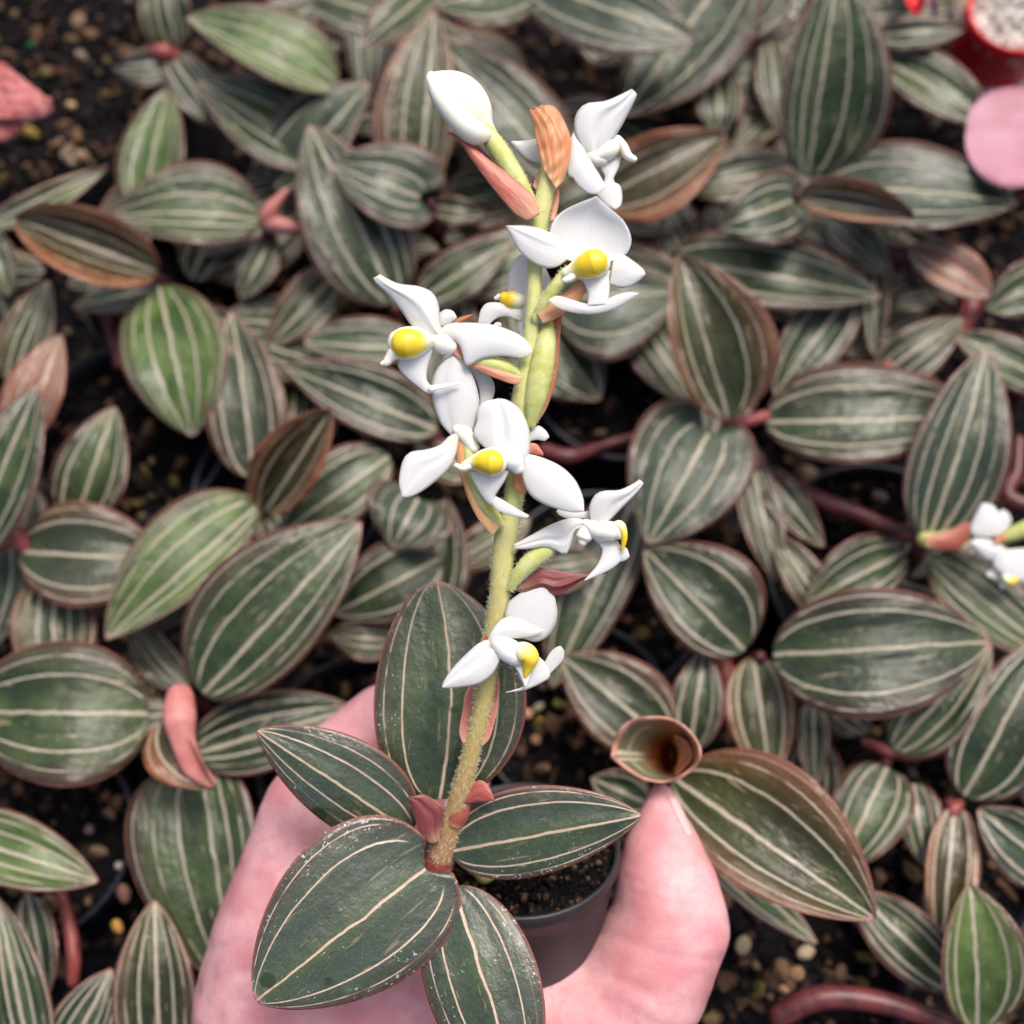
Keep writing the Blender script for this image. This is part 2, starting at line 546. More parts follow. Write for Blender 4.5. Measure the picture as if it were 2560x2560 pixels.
def garden_leaf(parent, f, bx, by, tx, ty, L, Rw, bend=0, hb=6.5, ht=6.5, arch=0.6, cup=0.3, style='d', p=0.55, q=0.82,
                lobe=0.0, mat='leaf', name='leaf', roll=0.0, close=None):
    s = FR[f][2]
    (b, t_) = full(f, [(bx, by), (tx, ty)])
    xy, T, V = leaf_grid(b, t_, L / s, Rw / s, bend / s, p, q, lobe)
    tt = np.clip(T, 0, 1)
    env = np.sin(np.pi * np.clip(tt * 0.92 + 0.04, 0, 1)) ** 0.6
    fold = np.abs(V) ** 1.5
    h = hb + (ht - hb) * tt + arch * 4 * tt * (1 - tt) + cup * fold * env + roll * V * env
    h = h + 0.05 * np.cos(V * 3 * np.pi) * env                       # quilting between the veins
    ph = random.random() * 6
    h = h + 0.09 * np.sin(T * 9 + ph) * V ** 2 * np.sign(V) * env + 0.05 * np.sin(T * 17 + ph * 2) * V ** 2 * env   # wavy margin
    h = h + random.uniform(-0.25, 0.25) * V * env
    P = at_height(xy[..., 0], xy[..., 1], h / 100)
    c = STYLE[style]
    jit = lambda a: min(1, max(0, a + random.uniform(-0.05, 0.05)))
    mats = [M[mat], M['under']]
    return sheet(name, P, T, V, 0.0006, mats, parent, seed=random.random() * 20, color=(jit(c[0]), jit(c[1]), jit(c[2]), random.choice((0.0, 0.15, 0.4, 0.85, 1.0)) if close is None else close))


def patch(name, parent, f, e1, e2, d0, z=(0, 0), bow=0.0, cup=0.0, mat='petal', thick=0.00022, fold=0.0, fv=0.0, nt=22, nv=13,
          color=None, rough=0.0, back=None):
    """a petal or bract between two traced edges; d0 depth in metres, other depths in millimetres (plus = away)"""
    a, u = spline(full(f, e1), nt); b, _ = spline(full(f, e2), nt)
    v = np.linspace(-1, 1, nv)
    T, V = np.meshgrid(u, v, indexing='ij')
    xy = a[:, None] * (1 - V[..., None]) / 2 + b[:, None] * (1 + V[..., None]) / 2
    env = np.sin(np.pi * np.clip(0.08 + 0.84 * T, 0, 1))
    dz = z[0] + (z[1] - z[0]) * T - 0.7 * bow * 4 * T * (1 - T) + 0.62 * cup * V ** 2 * env
    if fold:
        dz = dz + fold * (np.exp(-((V - fv) / 0.16) ** 2)) * env
    if rough:
        dz = dz + rough * (np.sin(T * 17 + V * 5) * np.cos(V * 7 - T * 6) + 0.6 * np.sin(T * 31 - V * 9)) * 0.6
    P = at_depth(xy[..., 0], xy[..., 1], d0 + dz / 1000)
    mats = [M[mat]] if back is None else [M[mat], M[back]]
    return sheet(name, P, T, V, thick, mats, parent, seed=random.random() * 20, color=color)


def tube(name, parent, pts3, radii, mat, nring=14, n=26, color=None, cap=True, flat=1.0):
    """a round stalk along 3-D points with a radius at each"""
    pts3 = np.asarray(pts3, float); radii = np.asarray(radii, float)
    q = np.concatenate([pts3, radii[:, None]], 1)
    ext = np.vstack([2 * q[0] - q[1], q, 2 * q[-1] - q[-2]])
    out = []
    for i in range(1, len(ext) - 2):
        p0, p1, p2, p3 = ext[i - 1:i + 3]
        for w in np.linspace(0, 1, 10, endpoint=False):
            out.append(0.5 * (2 * p1 + (p2 - p0) * w + (2 * p0 - 5 * p1 + 4 * p2 - p3) * w * w + (3 * p1 - p0 - 3 * p2 + p3) * w ** 3))
    out.append(q[-1]); out = np.array(out)
    s = np.concatenate([[0], np.cumsum(np.linalg.norm(np.diff(out[:, :3], axis=0), axis=1))])
    u = np.linspace(0, 1, n)
    C = np.stack([np.interp(u * s[-1], s, out[:, k]) for k in range(3)], 1)
    rr = np.clip(np.interp(u * s[-1], s, out[:, 3]), 1e-5, None)
    if cap:   # round ends
        r0, r1 = rr[0], rr[-1]
        e = np.linspace(0.06, 0.999, 6)
        d0 = C[0] - C[1]; d0 /= np.linalg.norm(d0); d1 = C[-1] - C[-2]; d1 /= np.linalg.norm(d1)
        A = np.array([C[0] + d0 * r0 * math.sqrt(1 - x * x) for x in e]); B = np.array([C[-1] + d1 * r1 * math.sqrt(1 - x * x) for x in e[::-1]])
        C = np.vstack([A, C, B]); rr = np.concatenate([r0 * e, rr, r1 * e[::-1]])
        u = np.concatenate([np.zeros(6), u, np.ones(6)])
    tan = np.gradient(C, axis=0); tan /= np.linalg.norm(tan, axis=1, keepdims=True) + 1e-12
    ref = np.array([0.3, 0.2, 1.0]); ref /= np.linalg.norm(ref)
    x = np.cross(tan, ref); x /= np.linalg.norm(x, axis=1, keepdims=True) + 1e-12
    y = np.cross(tan, x)
    th = np.linspace(0, 2 * np.pi, nring, endpoint=False)
    V = C[:, None] + rr[:, None, None] * (np.cos(th)[None, :, None] * x[:, None] + flat * np.sin(th)[None, :, None] * y[:, None])
    N = len(C)
    idx = np.arange(N * nring).reshape(N, nring)
    j = np.roll(idx, -1, axis=1)
    faces = np.stack([idx[:-1].ravel(), j[:-1].ravel(), j[1:].ravel(), idx[1:].ravel()], 1).tolist()
    faces.append(idx[0][::-1].tolist()); faces.append(idx[-1].tolist())
    o = link(name, V.reshape(-1, 3), faces, [M[mat]], parent)
    ss = np.concatenate([[0], np.cumsum(np.linalg.norm(np.diff(C, axis=0), axis=1))])
    met = np.stack([np.repeat(ss[:, None], nring, 1), np.cos(th)[None, :] * rr[:, None], np.sin(th)[None, :] * rr[:, None]], -1).reshape(-1, 3)
    uv = np.stack([np.repeat(u[:, None], nring, 1).ravel(), np.tile(th / 6.2832, N)], 1)
    put_attrs(o, uv, None, met)
    if color is not None:
        o.color = color
    o['_c'] = 0
    del o['_c']
    return o, C, rr, x, y


def stalk(name, parent, f, pts, rad, d0, z, mat, **kw):
    """tube traced in the photograph: pts and radii in frame pixels, z in mm beyond d0 (list or number)"""
    s = FR[f][2]
    p = full(f, pts)
    z = np.full(len(p), z) if np.isscalar(z) else np.asarray(z, float)
    d = d0 + z / 1000
    P = at_depth(p[:, 0], p[:, 1], d)
    r = np.asarray(rad, float) / s / FPX * d
    return tube(name, parent, P, r, mat, **kw)


def hairs(parent, C, rr, x, y, count, length, t0=0.0, t1=1.0, name='hairs'):
    """fine hairs standing out from a stalk, joined as one part"""
    N = len(C)
    i = RNG.uniform(t0 * (N - 1), t1 * (N - 1), count)
    k = np.clip(i.astype(int), 0, N - 2); w = (i - k)[:, None]
    th = RNG.uniform(0, 2 * np.pi, count)[:, None]
    c = C[k] * (1 - w) + C[k + 1] * w
    r = (rr[k] * (1 - w[:, 0]) + rr[k + 1] * w[:, 0])[:, None]
    out = np.cos(th) * x[k] + np.sin(th) * y[k]
    ax = C[k + 1] - C[k]; ax /= np.linalg.norm(ax, axis=1, keepdims=True)
    side = np.cross(ax, out)
    ln = length * RNG.uniform(0.45, 1.2, count)[:, None]
    root = c + out * r * 0.96
    dirn = out + ax * RNG.uniform(-0.1, 0.55, count)[:, None] + side * RNG.uniform(-0.3, 0.3, count)[:, None]
    dirn /= np.linalg.norm(dirn, axis=1, keepdims=True)
    hw = 0.000055
    a = root + ax * hw; b = root - ax * hw * 0.6 + side * hw; c2 = root - ax * hw * 0.6 - side * hw
    tip = root + dirn * ln
    verts = np.stack([a, b, c2, tip], 1).reshape(-1, 3)
    q = np.arange(count)[:, None] * 4
    faces = np.concatenate([q + np.array([0, 1, 3]), q + np.array([1, 2, 3]), q + np.array([2, 0, 3])])
    o = link(name, verts, faces, [M['hair']], parent)
    o['kind'] = 'stuff'
    return o


def crumbs(name, P, size, tint, mat='grit', parent=None, long=(0.55, 1.3)):
    """many small irregular crumbs as one object"""
    t = (1 + 5 ** .5) / 2
    ico = np.array([(-1, t, 0), (1, t, 0), (-1, -t, 0), (1, -t, 0), (0, -1, t), (0, 1, t), (0, -1, -t), (0, 1, -t), (t, 0, -1), (t, 0, 1), (-t, 0, -1), (-t, 0, 1)])
    ico /= np.linalg.norm(ico[0])
    fc = np.array([(0, 11, 5), (0, 5, 1), (0, 1, 7), (0, 7, 10), (0, 10, 11), (1, 5, 9), (5, 11, 4), (11, 10, 2), (10, 7, 6), (7, 1, 8),
                   (3, 9, 4), (3, 4, 2), (3, 2, 6), (3, 6, 8), (3, 8, 9), (4, 9, 5), (2, 4, 11), (6, 2, 10), (8, 6, 7), (9, 8, 1)])
    n = len(P)
    q = RNG.normal(size=(n, 3, 3))
    Qm = np.linalg.qr(q)[0]
    shp = ico[None] * RNG.uniform(0.65, 1.25, (n, 12, 1)) * RNG.uniform(*long, (n, 1, 3))
    v = np.einsum('nij,nkj->nki', Qm, shp) * size[:, None, None] + P[:, None]
    faces = (fc[None] + (np.arange(n) * 12)[:, None, None]).reshape(-1, 3)
    o = link(name, v.reshape(-1, 3), faces, [M[mat]], parent, smooth=False)
    a = o.data.attributes.new("tint", 'FLOAT_COLOR', 'POINT')
    c = np.repeat(np.concatenate([tint, np.ones((n, 1))], 1)[:, None], 12, 1).reshape(-1, 4).astype(np.float32)
    a.data.foreach_set("color", c.ravel())
    return o


def lathe(prof, n, origin, axis, xdir):
    """verts, faces of a surface of revolution; prof = (radius, distance along axis)"""
    axis = np.asarray(axis, float) / np.linalg.norm(axis)
    xdir = np.asarray(xdir, float) - np.dot(xdir, axis) * axis
    xdir /= np.linalg.norm(xdir)
    yd = np.cross(axis, xdir)
    th = np.linspace(0, 2 * np.pi, n, endpoint=False)
    V = [np.asarray(origin) + axis * h + r * (math.cos(a) * xdir + math.sin(a) * yd) for r, h in prof for a in th]
    F = []
    for i in range(len(prof) - 1):
        for j in range(n):
            k = (j + 1) % n
            F.append((i * n + j, i * n + k, (i + 1) * n + k, (i + 1) * n + j))
    return V, F


# ------------------------------------------------------------------ the bed: ground, pots, soil crumbs
gx = np.concatenate([[-60, -8, -1.2], np.linspace(-0.45, 0.45, 140), [1.2, 8, 60]])
gy = np.concatenate([[-60, -8, -1.0], np.linspace(-0.25, 0.60, 140), [1.4, 8, 60]])
GX, GY = np.meshgrid(gx, gy, indexing='ij')
fine_zone = (np.abs(GX) < 0.45) & (GY > -0.25) & (GY < 0.6)
GZ = np.where(fine_zone, RNG.uniform(-0.003, 0.002, GX.shape), -0.001)
gi = np.arange(GX.size).reshape(GX.shape)
gf = np.stack([gi[:-1, :-1].ravel(), gi[1:, :-1].ravel(), gi[1:, 1:].ravel(), gi[:-1, 1:].ravel()], 1)
ground = link("ground", np.stack([GX, GY, GZ], -1).reshape(-1, 3), gf, [M['soil']])
ground['kind'] = 'structure'

SOIL = 0.042
POTS = [  # photograph point of the centre, radius (cm), label
    (85, 2090, 3.6, "black nursery pot whose rim shows right of a grey-green leaf, beside tan stones"),
    (330, 1080, 4.0, "black nursery pot under the plant with the big bright drooping leaf"),
    (905, 1905, 3.9, "black nursery pot with its rim showing above the holding index finger"),
    (1500, 1480, 4.1, "black nursery pot in deep shade right of the lowest white flower"),
    (2190, 1420, 4.3, "black nursery pot under the red trailing stem with white flowers"),
    (1440, 1790, 3.6, "black nursery pot of crumbly soil seen just above the held pot"),
    (1960, 2440, 4.3, "black nursery pot of stony soil right of the thumb, with a thick reddish stem"),
    (720, 1230, 3.8, "black nursery pot under the brown cupped young leaf"),
    (1560, 930, 3.9, "black nursery pot in shade behind the middle of the flower spike"),
    (2020, 480, 4.0, "black nursery pot under the tall upright striped leaf"),
    (420, 700, 3.8, "black nursery pot under the coppery brown striped leaf"),
    (2330, 2120, 4.0, "black nursery pot under the brown leaf near the right edge"),
    (1010, 640, 4.0, "black nursery pot under the crowded dark leaves left of the top bud"),
]
pot_xy = []
for px, py, r, lab in POTS:
    o0 = at_height(np.array(px), np.array(py), 0.045)
    r = r / 100
    c = np.array([o0[0], o0[1], 0.002])
    pot_xy.append((c[0], c[1], r))
    root = empty("nursery_pot", c)
    tag(root, lab, "plant pot", "black nursery pots standing in the bed")
    V, F = lathe([(r * 0.74, 0.001), (r * 0.955, 0.036), (r * 0.962, 0.0365), (r, 0.037), (r, 0.0435), (r * 0.985, 0.0445), (r * 0.955, 0.044), (r * 0.945, 0.036), (r * 0.72, 0.003)], 40, c, (0, 0, 1), (1, 0, 0))
    link("pot_wall", V, F, [M['pot']], root)
    # a lumpy disc of soil
    vs, fs = [c + np.array([0, 0, SOIL - 0.004])], []
    for k in range(1, 9):
        for j in range(36):
            a = j / 36 * 2 * np.pi
            rr_ = r * 0.945 * k / 8
            vs.append(c + np.array([rr_ * math.cos(a), rr_ * math.sin(a), SOIL - 0.005 + random.uniform(-0.0015, 0.002)]))
    for j in range(36):
        fs.append((0, 1 + j, 1 + (j + 1) % 36))
    for k in range(7):
        for j in range(36):
            a, b = 1 + k * 36 + j, 1 + k * 36 + (j + 1) % 36
            fs.append((a, a + 36, b + 36, b))
    link("soil", vs, fs, [M['soil']], root)

bc = at_height(np.array(40.), np.array(190.), 0.042)
vs, fs = [(bc[0], bc[1], SOIL - 0.003)], []
for k in range(1, 15):
    for j in range(60):
        a = j / 60 * 2 * np.pi
        q = k / 14
        vs.append((bc[0] + 0.085 * q * math.cos(a), bc[1] + 0.075 * q * math.sin(a), (SOIL - 0.003) * (1 - max(0, (q - 0.8) / 0.2) ** 2) + random.uniform(-0.0016, 0.002) * (q < 0.98)))
for j in range(60):
    fs.append((0, 1 + j, 1 + (j + 1) % 60))
for k in range(13):
    for j in range(60):
        a, b = 1 + k * 60 + j, 1 + k * 60 + (j + 1) % 60
        fs.append((a, a + 60, b + 60, b))
link("soil_bed", vs, fs, [M['soil']])['kind'] = 'structure'
pot_xy.append((bc[0], bc[1], 0.070))

N = 17000
X = RNG.uniform(-0.29, 0.29, N); Yp = RNG.uniform(-0.09, 0.42, N)
zz = np.zeros(N)
keep = np.ones(N, bool)
for cx, cy, r in pot_xy:
    dd = np.hypot(X - cx, Yp - cy)
    zz = np.where(dd < r * 0.92, SOIL - 0.002, zz)
    keep &= ~((dd >= r * 0.9) & (dd < r * 1.03)) if r < 0.06 else True
X, Yp, zz = X[keep], Yp[keep], zz[keep]
n = len(X)
size = RNG.uniform(0.0006, 0.0022, n) * np.where(RNG.random(n) < 0.12, 1.9, 1)
pal = np.array([(0.006, 0.006, 0.007), (0.013, 0.010, 0.010), (0.024, 0.016, 0.014), (0.06, 0.035, 0.025), (0.15, 0.085, 0.05), (0.14, 0.10, 0.045)])
tint = pal[RNG.choice(6, n, p=[.30, .25, .20, .12, .08, .05])]
o = crumbs("potting_grit", np.stack([X, Yp, zz + size * 0.4], 1), size, tint)
tag(o, kind='stuff')

n = 2300
X = RNG.uniform(-0.27, 0.27, n); Yp = RNG.uniform(-0.08, 0.42, n); zz = np.zeros(n); keep = np.ones(n, bool)
for cx, cy, r in pot_xy:
    dd = np.hypot(X - cx, Yp - cy)
    zz = np.where(dd < r * 0.88, SOIL - 0.002, zz)
    if r < 0.06:
        keep &= ~((dd >= r * 0.86) & (dd < r * 1.06))
X, Yp, zz = X[keep], Yp[keep], zz[keep]
size = RNG.uniform(0.0015, 0.0034, len(X))
bark = np.array([(0.035, 0.022, 0.016), (0.075, 0.042, 0.028), (0.13, 0.07, 0.042), (0.20, 0.12, 0.07), (0.11, 0.085, 0.03), (0.24, 0.18, 0.13)])
o = crumbs("bark_chips", np.stack([X, Yp, zz + size * 0.2], 1), size, bark[RNG.choice(6, len(X), p=[.30, .27, .18, .10, .09, .06])] * RNG.uniform(0.7, 1.2, (len(X), 1)), long=(0.35, 1.9))
tag(o, kind='stuff')

PEBBLES = [  # frame, x, y, size (mm), colour, height, label
    ('S', -9370, 0, 0, None, None, None),
    ('G', 640, 995, 3.2, (0.50, 0.42, 0.33), "round cream pebble above the yellow one in the lower soil gap"),
    ('G', 655, 1140, 5.2, (0.30, 0.15, 0.11), "large pinkish brown stone above the yellow pebble"),
    ('G', 630, 1325, 4.6, (0.50, 0.28, 0.07), "orange-yellow pebble in the soil gap left of the hand"),
    ('G', 570, 620, 5.0, (0.19, 0.10, 0.05), "brown bark lump by the pot rim left of the hand"),
    ('G', 590, 720, 4.2, (0.24, 0.15, 0.08), "tan bark lump below the brown one by the pot rim"),
    ('G', 480, 800, 3.5, (0.26, 0.18, 0.15), "dull pink chip above the grey-green leaf tip"),
    ('G', 530, 920, 4.5, (0.28, 0.18, 0.11), "tan chip touching the grey-green leaf tip"),
    ('G', 470, 1190, 2.8, (0.25, 0.16, 0.09), "small tan pebble left of the large pinkish stone"),
    ('E', 165, 715, 5.0, (0.27, 0.19, 0.05), "mustard yellow pebble just below the fallen red flower"),
    ('E', 380, 565, 3.6, (0.42, 0.28, 0.15), "pale tan pebble right of the fallen red flower"),
    ('E', 575, 505, 4.6, (0.17, 0.11, 0.04), "brown-gold pebble below the small grey leaf on bare soil"),
    ('E', 320, 760, 3.6, (0.34, 0.20, 0.15), "pinkish pebble left of the orange one on bare soil"),
    ('E', 420, 740, 3.8, (0.31, 0.16, 0.06), "orange-tan pebble next to the pinkish one"),
    ('E', 440, 840, 4.6, (0.30, 0.19, 0.12), "long tan chip below the orange-tan pebble"),
    ('E', 245, 395, 4.2, (0.12, 0.09, 0.03), "olive pebble above and right of the red flower"),
    ('E', 420, 110, 5.0, (0.20, 0.13, 0.08), "tan stone at the top of the bare soil"),
    ('E', 390, 210, 5.4, (0.11, 0.075, 0.035), "dull brown stone below the tan stone at the top of the soil"),
    ('E', 485, 345, 2.6, (0.11, 0.10, 0.10), "small grey pebble left of the grey leaf tip"),
    ('E', 170, 240, 4.2, (0.004, 0.16, 0.085), "bright green plastic chip on the black soil"),
    ('J', 425, 1510, 6.0, (0.50, 0.40, 0.25), "large cream stone right of the thumb knuckle"),
    ('J', 765, 1545, 4.8, (0.42, 0.33, 0.22), "pale tan stone under the drooping dark leaf tip"),
    ('J', 950, 1645, 5.6, (0.30, 0.18, 0.11), "wide brown stone left of the blue-green leaf"),
    ('J', 715, 1660, 4.6, (0.27, 0.17, 0.10), "upright tan chip left of the wide brown stone"),
    ('J', 640, 1745, 3.6, (0.36, 0.20, 0.11), "orange-tan chip above the thick red stem"),
    ('J', 495, 1620, 3.2, (0.22, 0.16, 0.10), "small tan stone below the large cream stone"),
    ('J', 1165, 1135, 5.0, (0.22, 0.13, 0.09), "brown stone between the olive leaf and the pale leaf"),
    ('J', 1560, 1790, 5.0, (0.26, 0.16, 0.11), "brown bark piece beside the light green leaf base"),
    ('J', 1130, 370, 5.5, (0.30, 0.17, 0.08), "orange-brown bark lump below the widest striped leaf"),
    ('J', 1330, 590, 4.2, (0.18, 0.13, 0.12), "grey-brown stone beside a pink leaf node"),
    ('F', 800, 480, 6.5, (0.17, 0.10, 0.05), "brown bark lump under the bright drooping leaf tip"),
    ('F', 815, 650, 3.4, (0.33, 0.19, 0.15), "small pink pebble in the dark gap left of the brown cup leaf"),
    ('F', 930, 760, 5.0, (0.10, 0.08, 0.02), "olive lump above the bright green leaf"),
    ('F', 720, 880, 4.0, (0.15, 0.12, 0.03), "mossy yellow lump beside the pinkish leaf"),
    ('T', 1385, 620, 3.6, (0.42, 0.40, 0.24), "pale yellow-green lump right of the round leaf behind the stem"),
    ('T', 1255, 690, 2.8, (0.50, 0.27, 0.19), "pink-tan chip left of the pale yellow-green lump"),
    ('T', 1395, 790, 3.6, (0.26, 0.18, 0.04), "gold-brown lump below the pale yellow-green one"),
    ('T', 1350, 1010, 4.2, (0.34, 0.19, 0.10), "brick-tan chip above the rim of the held pot"),
    ('T', 1600, 570, 4.0, (0.26, 0.22, 0.06), "olive-gold lump between the round leaf and a pinkish grey leaf"),
    ('T', 1440, 350, 3.4, (0.30, 0.22, 0.17), "small tan chip under the lowest flower's pointed lip"),
    ('I', 1320, 1165, 4.5, (0.34, 0.30, 0.15), "pale yellowish sprout lump under the red stem"),
]
for e in PEBBLES[1:]:
    f, x, y, mm, colr, lab = e
    p = full(f, [(x, y)])[0]
    c = at_height(p[0], p[1], SOIL + mm * 0.0003)
    o = crumbs("pebble", np.zeros((1, 3)), np.array([mm / 1000 * 0.62]), np.array([colr]))
    bm_ = o.modifiers.new("round", 'SUBSURF'); bm_.levels = bm_.render_levels = 1
    o.location = c
    o.scale = (1.25, 1.25, 1.1)
    tag(o, lab, "pebble", "pebbles and chips lying on the soil")

